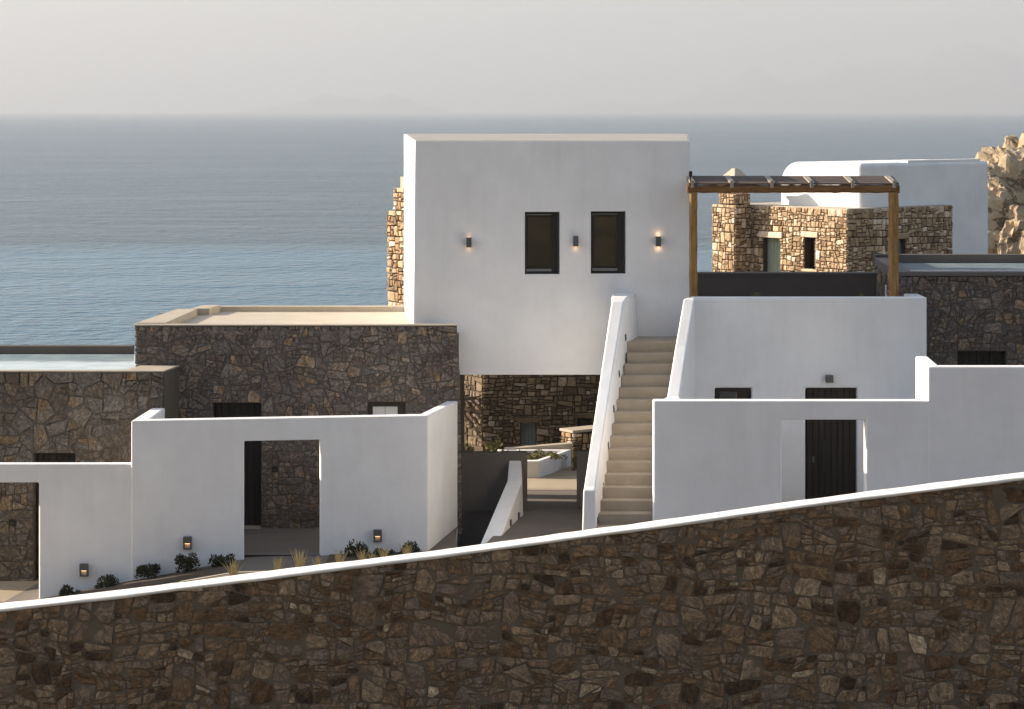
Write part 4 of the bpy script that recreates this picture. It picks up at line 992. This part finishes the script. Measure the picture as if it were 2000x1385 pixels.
# tilted dark cover boards held by pale rafter ends
ct0, ct1 = zb1 + .012, Z(347, DN + .4)
yb0, yb1 = DN - .07, DN + .75
nbd = 4
for i in range(nbd):
    t0, t1 = i / nbd, (i + 1) / nbd - .02
    ya, yb_, za, zb_ = lerp(yb0, yb1, t0), lerp(yb0, yb1, t1), lerp(ct0, ct1, t0), lerp(ct0, ct1, t1)
    xa, xb = X(1345, DN), X(1755, DN)
    v = [(xa, ya, za), (xb, ya, za), (xb, yb_, zb_), (xa, yb_, zb_)]; v = v + [(a, b_, c + .028) for a, b_, c in v]
    obj('cover_board', v, [(3, 2, 1, 0), (4, 5, 6, 7), (0, 1, 5, 4), (1, 2, 6, 5), (2, 3, 7, 6), (3, 0, 4, 7)], BROWNW, PN)
for i, px in enumerate((1352, 1429, 1507, 1584, 1664, 1745)):
    xa = X(px, DN); w_ = .05
    v = []
    for yy, z_ in ((yb0 - .05, ct0), (yb1 - .12, lerp(ct0, ct1, .82))):
        for xx, dz in ((xa - w_, .030), (xa + w_, .030), (xa + w_, .056), (xa - w_, .056)): v.append((xx - (.03 if yy > DN + .3 else 0), yy, z_ + dz))
    obj('rafter', v, [(0, 1, 2, 3), (7, 6, 5, 4), (0, 4, 5, 1), (1, 5, 6, 2), (2, 6, 7, 3), (3, 7, 4, 0)], PALEW, PN)
    box('bracket', xa - .03, xa + .025, yb0 - .075, yb0 - .052, ct0 - .06, ct0 + .09, PALEW, PN)
fl = thing('floodlight', (X(1347, DN), DN, Z(362, DN)), 'small black floodlight fixed above the left end of the wooden pergola', 'lamp')
box('housing', X(1344.5, DN), X(1351, DN), DN - .16, DN - .06, Z(345, DN), Z(334, DN), BLACK, fl, bevel=.01)
box('bracket', X(1347, DN), X(1349, DN), DN - .12, DN - .09, Z(362, DN), Z(345, DN), BLACK, fl)

# ------------------------------------------------------------------ P. far stone house with a chimney
P0 = Vector((X(1655, 72), 72.0)); uP = Vector((0.64, -0.768)); nP = Vector((uP.y, -uP.x)); u2 = Vector((0.768, 0.64)); n2 = Vector((u2.y, -u2.x))
PH = thing('stone_house', (P0.x, P0.y, 2.3), 'distant tan stone house with a chimney and a pale green door, half in sun', 'house')
zP = Z(409, 72); zPb = 2.2; LP = 5.1; L2_ = 4.8
pl0 = P0 - uP * LP
pr = P0 + u2 * L2_
wp = prism('wall', [tuple(P0 - nP * .03 - n2 * .03), tuple(pr - n2 * .03), tuple(pr - n2 * 4.0), tuple(pl0 - nP * 3.5), tuple(pl0 - nP * .03)], zPb, zP - .02, MORTAR_TAN, PH)
def sP(s): return P0 - uP * s
dP = (2.75, 3.5, Z(465, 74.4)); wP = (1.27, 1.75, Z(464, 73.2), Z(525, 73.2)); d3 = (2.2, 2.62, Z(467, 73.6))
cd = sP(dP[1]) + nP * .5; cw_ = sP(wP[1]) + nP * .5; c3 = P0 + u2 * d3[0] + n2 * .5
carve(wp, [obox_vf(cd, uP, nP, dP[1] - dP[0], .85, zPb + .05, dP[2]), obox_vf(cw_, uP, nP, wP[1] - wP[0], .85, wP[3], wP[2]), obox_vf(c3, u2, n2, d3[1] - d3[0], .85, zPb + .05, d3[2])])
bud = Budget()
hd = (LP - dP[1], zPb, LP - dP[0], dP[2]); hw = (LP - wP[1], wP[3], LP - wP[0], wP[2])
ld = (hd[0] - .15, hd[3], hd[2] + .12, hd[3] + .2); lw = (hw[0] - .1, hw[3], hw[2] + .12, hw[3] + .19); sw = (hw[0] - .1, hw[1] - .1, hw[2] + .1, hw[1])
rubble(bud, (pl0.x, pl0.y, 0), uP, nP, [(1.0, 2.7), (LP, 2.7), (LP, zP), (1.0, zP)], [hd, hw, ld, lw, sw], .165, 1.1, .007, .035, 81, soft=.16, rng=(.5, 1.0, 1.7), rough=1.0)
h3 = (d3[0], zPb, d3[1], d3[2]); l3 = (d3[0] - .1, d3[2], d3[1] + .1, d3[2] + .2)
rubble(bud, (P0.x, P0.y, 0), u2, n2, [(0, 2.7), (L2_, 2.7), (L2_, zP), (0, zP)], [h3, l3], .165, 1.35, .007, .03, 82, soft=.16, rng=(.5, 1.0, 1.7))
# chimney pier
q0 = sP(5.0) + nP * .71; q1 = sP(4.0) + nP * .71; zc0 = zP + .03; zc1 = Z(352, 75)
prism('chimney', [tuple(q0 - nP * .03), tuple(q1 - nP * .03 - uP * .03), tuple(sP(4.0) - nP * .2 - uP * .03), tuple(sP(5.0) - nP * .2)], zPb, zc0 - .02, MORTAR_TAN, PH)
q2 = sP(4.7) + nP * .71
prism('chimney', [tuple(q2 - nP * .05), tuple(q1 - nP * .05 - uP * .05), tuple(sP(4.05) + nP * .0), tuple(sP(4.7) + nP * .0)], zc0, zc1, MORTAR_TAN, PH)
rubble(bud, (q0.x, q0.y, 0), uP, nP, [(0, 2.7), (1.0, 2.7), (1.0, zc0), (0, zc0)], [], .165, 1.05, .007, .03, 83, soft=.16)
rubble(bud, (q1.x, q1.y, 0), u2, n2, [(0, 2.7), (.7, 2.7), (.7, zc0), (0, zc0)], [], .16, 1.2, .007, .03, 84, soft=.16)
rubble(bud, (q2.x, q2.y, 0), uP, nP, [(0, zc0 + .02), (.7, zc0 + .02), (.7, zc1), (0, zc1)], [], .16, 1.05, .007, .03, 85, soft=.16)
rubble(bud, (q1.x, q1.y, 0), u2, n2, [(0, zc0 + .02), (.66, zc0 + .02), (.66, zc1), (0, zc1)], [], .16, 1.2, .007, .03, 86, soft=.16)
lay(bud, PH, ST_TAN)
prism('roof', [tuple(P0 - nP * .02 - n2 * .02), tuple(pr - n2 * .02), tuple(pr - n2 * 3.9), tuple(pl0 - nP * 3.4), tuple(pl0 - nP * .02)], zP - .018, zP + .012, COPING, PH)
cq = [q2 + nP * .08 - uP * .06, q1 + nP * .08 + uP * .06, sP(4.0) - nP * .06 + uP * .06, sP(4.7) - nP * .06 - uP * .06]
prism('chimney_slab', [tuple(p) for p in cq], zc1 + .002, zc1 + .09, COPING, PH, bevel=.015)
cm = sum(cq, Vector((0, 0))) / 4
sl = [cm + (p - cm) * .72 for p in cq]
v = [(p.x, p.y, zc1 + .092) for p in sl] + [(cm.x + (p.x - cm.x) * .22, cm.y + (p.y - cm.y) * .22, Z(329, 75)) for p in sl]
obj('chimney_cap', v, [(3, 2, 1, 0), (4, 5, 6, 7), (0, 1, 5, 4), (1, 2, 6, 5), (2, 3, 7, 6), (3, 0, 4, 7)], COPING, PH)
for (a, b_, c, d_), tn in ((ld, .95), (lw, .9), (sw, .85)):
    q = pl0 + uP * a + nP * .07; obox('lintel', q, uP, nP, c - a, .3, b_ + .006, d_ - .006, ST_TAN, PH, bevel=.03, tone=tn)
q = P0 + u2 * l3[0] + n2 * .05; obox('lintel', q, u2, n2, l3[2] - l3[0], .3, l3[1] + .006, l3[3] - .006, ST_TAN, PH, bevel=.03, tone=.4)
q = sP(dP[1]) - nP * .22 + uP * .01; gd = obox('door', q, uP, nP, .73, .05, zPb + .06, dP[2] - .01, DARKROOM, PH)
for i in range(5):
    q = sP(dP[1]) - nP * .19 + uP * (.015 + i * .145); obox('plank', q, uP, nP, .135, .028, zPb + .07, dP[2] - .02, GREENP, gd)
q = sP(wP[1]) - nP * .25 + uP * .005; wn_ = obox('window', q, uP, nP, .47, .05, wP[3] + .005, wP[2] - .005, FRAME, PH)
q = sP(wP[1]) - nP * .235 + uP * .05; obox('pane', q, uP, nP, .38, .012, wP[3] + .06, wP[2] - .06, GLASS, wn_)
q = P0 + u2 * (d3[0] + .01) - n2 * .2; gd3 = obox('door', q, u2, n2, .40, .05, zPb + .06, d3[2] - .01, DARKROOM, PH)
for i in range(3):
    q = P0 + u2 * (d3[0] + .012 + i * .133) - n2 * .17; obox('plank', q, u2, n2, .125, .028, zPb + .07, d3[2] - .02, bpy.data.materials['blue_grey_paint'], gd3)

# ------------------------------------------------------------------ Q. far white house with a rounded roof edge
DQ = 73.0
Q0 = Vector((X(1681, DQ), DQ)); QH = thing('white_house', (Q0.x, Q0.y, 2.3), 'distant white house with a rounded roof edge behind the tan stone house', 'house')
zQ = Z(319, DQ); LQ = 3.37; L3 = 6.05
prof = [(0, 2.0)] + [(0, zQ - .7)] + [(.7 - .7 * math.cos(a), zQ - .7 + .7 * math.sin(a)) for a in [math.radians(x) for x in range(10, 91, 10)]] + [(LQ, zQ), (LQ, 2.0)]
ql = Q0 - uP * LQ; V = []; n = len(prof)
for s_ in (0.0, L3):
    for i, (a, z_) in enumerate(prof):
        p = ql + uP * a + u2 * s_
        V.append((p.x, p.y, z_))
Fc = [tuple(range(n)), tuple(range(n, 2 * n))[::-1]] + [(i, n + i, n + (i + 1) % n, (i + 1) % n) for i in range(n)]
wq = obj('wall', V, Fc, WHITE, QH)
bm = bmesh.new(); bm.from_mesh(wq.data); bmesh.ops.recalc_face_normals(bm, faces=bm.faces); bm.to_mesh(wq.data); bm.free()
b = wq.modifiers.new('edge', 'BEVEL'); b.width = .12; b.segments = 4; b.limit_method = 'ANGLE'; b.angle_limit = math.radians(50)
rq = Q0 + u2 * 2.2
prism('roof_kerb', [tuple(rq - n2 * .05), tuple(Q0 + u2 * (L3 - .4) - n2 * .05), tuple(Q0 + u2 * (L3 - .4) - n2 * .35), tuple(rq - n2 * .35)], zQ - .02, zQ + .06, WHITE, QH)

# ------------------------------------------------------------------ R. rock outcrop
def rock(name, c, r, label, seed, sub=5):
    bm = bmesh.new(); bmesh.ops.create_icosphere(bm, subdivisions=sub, radius=1.0)
    for v in bm.verts:
        d = v.co.normalized(); p = d * 2.2 + Vector((seed, seed * 1.7, 0))
        big = mnoise.fractal(p * .7, 1.0, 2.0, 3)
        vor = mnoise.voronoi(p * 1.5)[0]; edge = min(.25, vor[1] - vor[0])
        vor2 = mnoise.voronoi(p * 4.0)[0]; e2 = min(.25, vor2[1] - vor2[0])
        h = 1 + .26 * big + .05 * (edge - .2) + .05 * (e2 - .2) + .09 * mnoise.fractal(p * 4, .8, 2.2, 5)
        pw_ = lambda q: math.copysign(abs(q) ** .72, q)
        v.co = Vector((pw_(d.x) * r[0], pw_(d.y) * r[1], pw_(d.z) * r[2])) * h * .88
    V = [v.co + Vector(c) for v in bm.verts]; Fc = [tuple(q.index for q in f.verts) for f in bm.faces]; bm.free()
    global ROCKM
    if ROCKM is None:
        m, nt, b = newmat('sandy_rock'); geo = nd(nt, 'ShaderNodeNewGeometry')
        n1 = nd(nt, 'ShaderNodeTexNoise', Scale=.9, Detail=9.0, Roughness=.68); n2_ = nd(nt, 'ShaderNodeTexNoise', Scale=.75, Detail=7.0, Roughness=.62, Distortion=.6)
        n3 = nd(nt, 'ShaderNodeTexNoise', Scale=7.0, Detail=8.0, Roughness=.75)
        wrp = nd(nt, 'ShaderNodeVectorMath', operation='MULTIPLY_ADD'); wrp.inputs[1].default_value = (.7, .7, .7)
        nt.links.new(n1.outputs['Color'], wrp.inputs[0]); nt.links.new(geo.outputs['Position'], wrp.inputs[2]); nt.links.new(wrp.outputs[0], n2_.inputs['Vector'])
        for q_ in (n1, n3): nt.links.new(geo.outputs['Position'], q_.inputs['Vector'])
        r_ = ramp(nt, [(.3, (.33, .24, .15)), (.5, (.47, .37, .25)), (.72, (.55, .45, .32))]); nt.links.new(n1.outputs[0], r_.inputs[0])
        rc = ramp(nt, [(.482, (1, 1, 1)), (.498, (.42, .36, .30)), (.504, (.42, .36, .30)), (.52, (1, 1, 1))]); nt.links.new(n2_.outputs[0], rc.inputs[0])
        nt.links.new(mul(nt, r_.outputs[0], rc.outputs[0]), b.inputs['Base Color'])
        hh = nd(nt, 'ShaderNodeMath', operation='ADD'); nt.links.new(n3.outputs[0], hh.inputs[0]); nt.links.new(rc.outputs[0], hh.inputs[1])
        bp_ = nd(nt, 'ShaderNodeBump', Strength=.8, Distance=.15); nt.links.new(hh.outputs[0], bp_.inputs['Height']); nt.links.new(bp_.outputs[0], b.inputs['Normal'])
        b.inputs['Roughness'].default_value = .95; ROCKM = m
    return tag(obj(name, V, Fc, ROCKM), label, 'rock')
rock('rock_outcrop', (X(2097, 88), 90.5, 2.55), (4.2, 3.0, 4.5), 'large sandy brown rock outcrop rising behind the distant white house at the right edge', 3.1, 6)

# ------------------------------------------------------------------ lamps
def point(parent, loc, e):
    ld_ = bpy.data.lights.new('lamp_light', 'POINT'); ld_.energy = e; ld_.color = (1.0, .66, .38); ld_.shadow_soft_size = .02
    o = bpy.data.objects.new('lamp_light', ld_); COL.objects.link(o); o.parent = parent; o.location = Vector(loc) - WORLD[parent]; WORLD[o] = Vector(loc)
def wall_light(px, py, d, up, down, label):
    x, z = X(px, d), Z(py, d)
    t = thing('wall_lamp', (x, d, z - .1), label, 'lamp', 'up and down lamps on the upper house')
    box('body', x - .05, x + .05, d - .12, d - .02, z - .1, z + .1, LAMPG, t, bevel=.006, seg=2)
    box('back_plate', x - .035, x + .035, d - .02, d + .004, z - .06, z + .06, LAMPG, t)
    if down: box('lens', x - .035, x + .035, d - .105, d - .035, z - .104, z - .1005, LENS, t); point(t, (x, d - .055, z - .14), down)
    if up: box('lens', x - .035, x + .035, d - .105, d - .035, z + .1005, z + .104, LENS, t); point(t, (x, d - .055, z + .14), up)
wall_light(916, 473, DE, .007, .012, 'grey up and down wall lamp left of both dark windows of the upper house')
wall_light(1124.5, 471, DE, 0, .02, 'small grey wall lamp between the two dark windows, lit only below')
wall_light(1285.5, 471, DE, .05, .05, 'grey up and down wall lamp right of both dark windows, glowing brightest')
def bulkhead(px, py, d, label, e=.006):
    x, z = X(px, d), Z(py, d)
    t = thing('bulkhead_lamp', (x, d, z - .11), label, 'lamp', 'low bulkhead lamps on the garden wall')
    hv, hf = [], []
    for q in ((x - .075, x + .075, d - .10, d + .006, z + .005, z + .115), (x - .075, x - .052, d - .085, d + .006, z - .11, z + .004), (x + .052, x + .075, d - .085, d + .006, z - .11, z + .004), (x - .051, x + .051, d - .085, d + .006, z - .11, z - .09), (x - .051, x + .051, d - .03, d + .006, z - .089, z + .004)):
        vv, ff = cutbox(*q); o_ = len(hv); hv += vv; hf += [tuple(i + o_ for i in f_) for f_ in ff]
    obj('housing', hv, hf, LAMPG, t)
    box('lens', x - .045, x + .045, d - .075, d - .032, z - .01, z + .003, LENS, t)
    box('reflector', x - .049, x + .049, d - .040, d - .0305, z - .088, z - .012, CREAM, t)
    point(t, (x, d - .065, z - .035), e)
bulkhead(165, 1113, 44.0, 'lowest small grey bulkhead lamp, glowing on the white wall beside the far left doorway')
bulkhead(367, 1060, 44.0 + .13, 'small grey bulkhead lamp on the white wall just left of the open gateway')
bulkhead(738, 1046, 44.0 + .6, 'small grey bulkhead lamp on the white wall right of the open gateway')
cl = thing('cube_lamp', (X(1619, DK), DK, Z(745, DK)), 'unlit grey cube wall lamp above the dark plank door', 'lamp')
box('body', X(1612, DK), X(1626, DK), DK - .15, DK - .02, Z(746, DK), Z(732, DK), LAMPG, cl, bevel=.006, seg=2)
box('back_plate', X(1614, DK), X(1624, DK), DK - .02, DK + .004, Z(744, DK), Z(734, DK), LAMPG, cl)
for i, (px, py, d) in enumerate(((1224, 660, 46.15), (1211, 731, 45.3), (1199, 799, 44.6), (1186, 871, 43.85), (1173, 945, 43.1), (1160.5, 1018, 42.4))):
    word = ['topmost', 'second from the top', 'third from the top', 'fourth from the top', 'second from the bottom', 'lowest'][i]
    z = Z(py, d)
    # on the inner face of the left stair wall: interpolate the face
    def face_x(dd, zz):
        k = [(42.26, X(1164, 42.26), Z(950, 42.26), -.6, 0.0), (44.4, X(1192, 44.4), Z(760, 44.4), 1.6, .05), (46.3, X(1219, 46.3), Z(590, 46.3), 2.9, .10)]
        for a, b_ in zip(k, k[1:]):
            if dd <= b_[0] or b_ is k[-1]:
                t = (dd - a[0]) / (b_[0] - a[0]); xt = lerp(a[1], b_[1], t); zt = lerp(a[2], b_[2], t); zb_ = lerp(a[3], b_[3], t); br = lerp(a[4], b_[4], t)
                return xt + br * (zt - zz) / (zt - zb_)
    xf = face_x(d, z); xf2 = face_x(d + .1, z)
    t = thing('step_light', (xf, d, z - .06), f'dark step light on the left stair wall, {word} of six', 'light', 'step lights along the left stair wall')
    v = [(xf - .02, d, z - .065), (xf2 - .02, d + .1, z - .065), (xf2 + .012, d + .1, z - .065), (xf + .012, d, z - .065)]
    v = v + [(a, b_, z + .065) for a, b_, _ in v]
    obj('housing', v, [(3, 2, 1, 0), (4, 5, 6, 7), (0, 1, 5, 4), (1, 2, 6, 5), (2, 3, 7, 6), (3, 0, 4, 7)], LAMPG, t)
    v = [(xf + .0125, d + .02, z - .04), (xf2 + .0125, d + .08, z - .04), (xf2 + .016, d + .08, z - .04), (xf + .016, d + .02, z - .04)]; v = v + [(a, b_, z + .01) for a, b_, _ in v]
    obj('lens', v, [(3, 2, 1, 0), (4, 5, 6, 7), (0, 1, 5, 4), (1, 2, 6, 5), (2, 3, 7, 6), (3, 0, 4, 7)], BLACK, t)
for i, (px, py, d) in enumerate(((997, 1022, 45.7), (1016, 1008, 46.6))):
    z = Z(py, d); tt_ = (d - 44.0) / 3.2; xf = lerp(X(962, 44), X(1020, 47.2), tt_) + .02; sl_ = (X(1020, 47.2) - X(962, 44)) / 3.2
    t = thing('step_light', (xf, d, z - .06), ['small dark step light on the white ramp wall, the nearer and lower one', 'small dark step light on the white ramp wall, the farther and upper one'][i], 'light', 'step lights on the ramp wall')
    v = [(xf - .03, d, z - .06), (xf + .1 * sl_ - .03, d + .1, z - .06), (xf + .1 * sl_ + .02, d + .1, z - .06), (xf + .02, d, z - .06)]; v = v + [(a, b_, z + .06) for a, b_, _ in v]
    obj('housing', v, [(3, 2, 1, 0), (4, 5, 6, 7), (0, 1, 5, 4), (1, 2, 6, 5), (2, 3, 7, 6), (3, 0, 4, 7)], LAMPG, t)

# ------------------------------------------------------------------ bushes and grass
def bush(px, py, w, h, d, label, seed):
    x = X(px, d); z = Z(py, d); s = d / F
    t = thing('bush', (x, d, z), label, 'bush', 'low dark bushes along the garden wall')
    leaf_cloud('foliage', (x, d, z - .05), w * s * .5, .2, h * s * 1.4, 950, .048, BUSHM, t, seed, clusters=10, up=.7)
    box('stem', x - .015, x + .015, d - .015, d + .015, z - .1, z + .08, SOIL, t)
bl = ['lowest dark bush at the foot of the white wall near the far left doorway', 'dark bush just right of the lowest bulkhead lamp', 'dark bush midway between the two left bulkhead lamps',
      'dark bush under the bulkhead lamp left of the open gateway', 'dark reddish bush beside the left edge of the open gateway', 'widest dark bush, right of the open gateway', 'dark bush under the bulkhead lamp right of the open gateway', 'rightmost dark bush by the corner of the white wall']
for i, (px, py, w, h, d) in enumerate(((141, 1167, 42, 22, 43.75), (212, 1149, 46, 22, 43.75), (290, 1123, 46, 20, 43.8), (366, 1111, 46, 26, 43.8), (433, 1106, 46, 22, 43.85), (694, 1098, 62, 30, 44.2), (752, 1094, 36, 20, 44.3), (800, 1090, 44, 28, 44.35))):
    bush(px, py, w, h, d, bl[i], 200 + i)
def tuft(px, py, h, w, label, seed, n=46):
    R = random.Random(seed); d = 36.75; x = X(px, d); z = Z(py, d); s = d / F; V = []; Fc = []
    t = thing('grass_tuft', (x, d, z), label, 'grass', 'dry grass tufts behind the white coping')
    for i in range(n):
        bx = x + R.gauss(0, .018); by = d + R.gauss(0, .03); L = h * s * R.uniform(.55, 1.15); lean = R.gauss(0, .30) * w / 20; ly = R.gauss(0, .2)
        wd = R.uniform(.0035, .0065); k0 = len(V); pr = []
        for q in (0, .4, .75, 1.0):
            pr.append(Vector((bx + lean * L * q ** 1.7, by + ly * L * q ** 1.7, z - .12 + (L + .12) * q)))
        for q, p in enumerate(pr):
            ww = wd * (1, .95, .7, .12)[q]; V += [p - Vector((ww, 0, 0)), p + Vector((ww, 0, 0))]
        for q in range(3): Fc.append((k0 + 2 * q, k0 + 2 * q + 1, k0 + 2 * q + 3, k0 + 2 * q + 2))
    obj('blades', V, Fc, GRASSM, t)
tl = ['dry straw tuft left of the open gateway', 'dry straw tuft in front of the left part of the open gateway', 'tallest dry straw tuft, in front of the middle of the open gateway', 'thin dry straw tuft in front of the right part of the open gateway',
      'dry straw tuft just right of the open gateway', 'dry straw tuft in front of the widest dark bush', 'dry straw tuft in front of the bush under the right bulkhead lamp', 'dry straw tuft in front of the rightmost dark bush', 'small straw tuft between the widest bush and the next bush']
for i, (px, py, h, w) in enumerate(((457, 1128, 36, 20), (543, 1118, 28, 18), (586, 1111, 38, 22), (620, 1107, 22, 18), (663, 1102, 28, 26), (708, 1096, 24, 26), (752, 1090, 22, 22), (795, 1085, 24, 24), (728, 1094, 16, 20))):
    tuft(px, py, h, w, tl[i], 300 + i, 46 if h > 25 else 30)
for i, (px, py) in enumerate(((1480, 578), (1682, 578))):
    x, z = X(px, 46.62), Z(py, 46.62)
    t = thing('weed', (x, 46.62, z), ['tiny pale weed showing over the white terrace parapet near the left post', 'tiny green weed over the white terrace parapet near the right pergola post'][i], 'weed')
    leaf_cloud('foliage', (x, 46.8, z - .09), .09, .06, .14, 60, .035, PLANTM, t, 400 + i)

# ------------------------------------------------------------------ scrub on the slope behind the viewpoint (seen only as reflections)
R = random.Random(77); V = []; Fc = []
for i in range(420):
    bx, by = R.uniform(-26, 26), -R.uniform(6, 70); bz = ground_z(bx, by); rs = R.uniform(.35, 1.1)
    for q in range(46):
        th, ph = R.uniform(0, 6.28), math.acos(R.uniform(0, 1)); d = Vector((math.sin(ph) * math.cos(th), math.sin(ph) * math.sin(th), .8 * math.cos(ph))) * rs * R.uniform(.5, 1)
        p = Vector((bx, by, bz)) + d; a = d.normalized().cross(Vector((R.uniform(-1, 1), R.uniform(-1, 1), R.uniform(-1, 1)))).normalized(); c = d.normalized() * .8 + a.cross(d.normalized()) * .4; L = rs * .22
        k0 = len(V); V += [p - a * L, p + c * L * .8, p + a * L, p - c * L * .8]; Fc.append((k0, k0 + 1, k0 + 2, k0 + 3))
tag(obj('hillside_scrub', V, Fc, PLANTM), 'low dry scrub scattered over the hillside', 'scrub', kind='stuff')

# ------------------------------------------------------------------ hazy air
hm = bpy.data.materials.new('pale_air'); hm.use_nodes = True; nt = hm.node_tree; nt.nodes.clear()
pv_ = nt.nodes.new('ShaderNodeVolumePrincipled'); pv_.inputs['Color'].default_value = (0.53, 0.548, 0.585, 1); pv_.inputs['Density'].default_value = 1.55e-4; pv_.inputs['Anisotropy'].default_value = 0.2
on = nt.nodes.new('ShaderNodeOutputMaterial'); nt.links.new(pv_.outputs[0], on.inputs['Volume'])
hz = box('haze', -62000, 62000, -400, 91000, -40, 980, hm); hz['kind'] = 'stuff'; hz['label'] = 'thin pale haze over the sea'
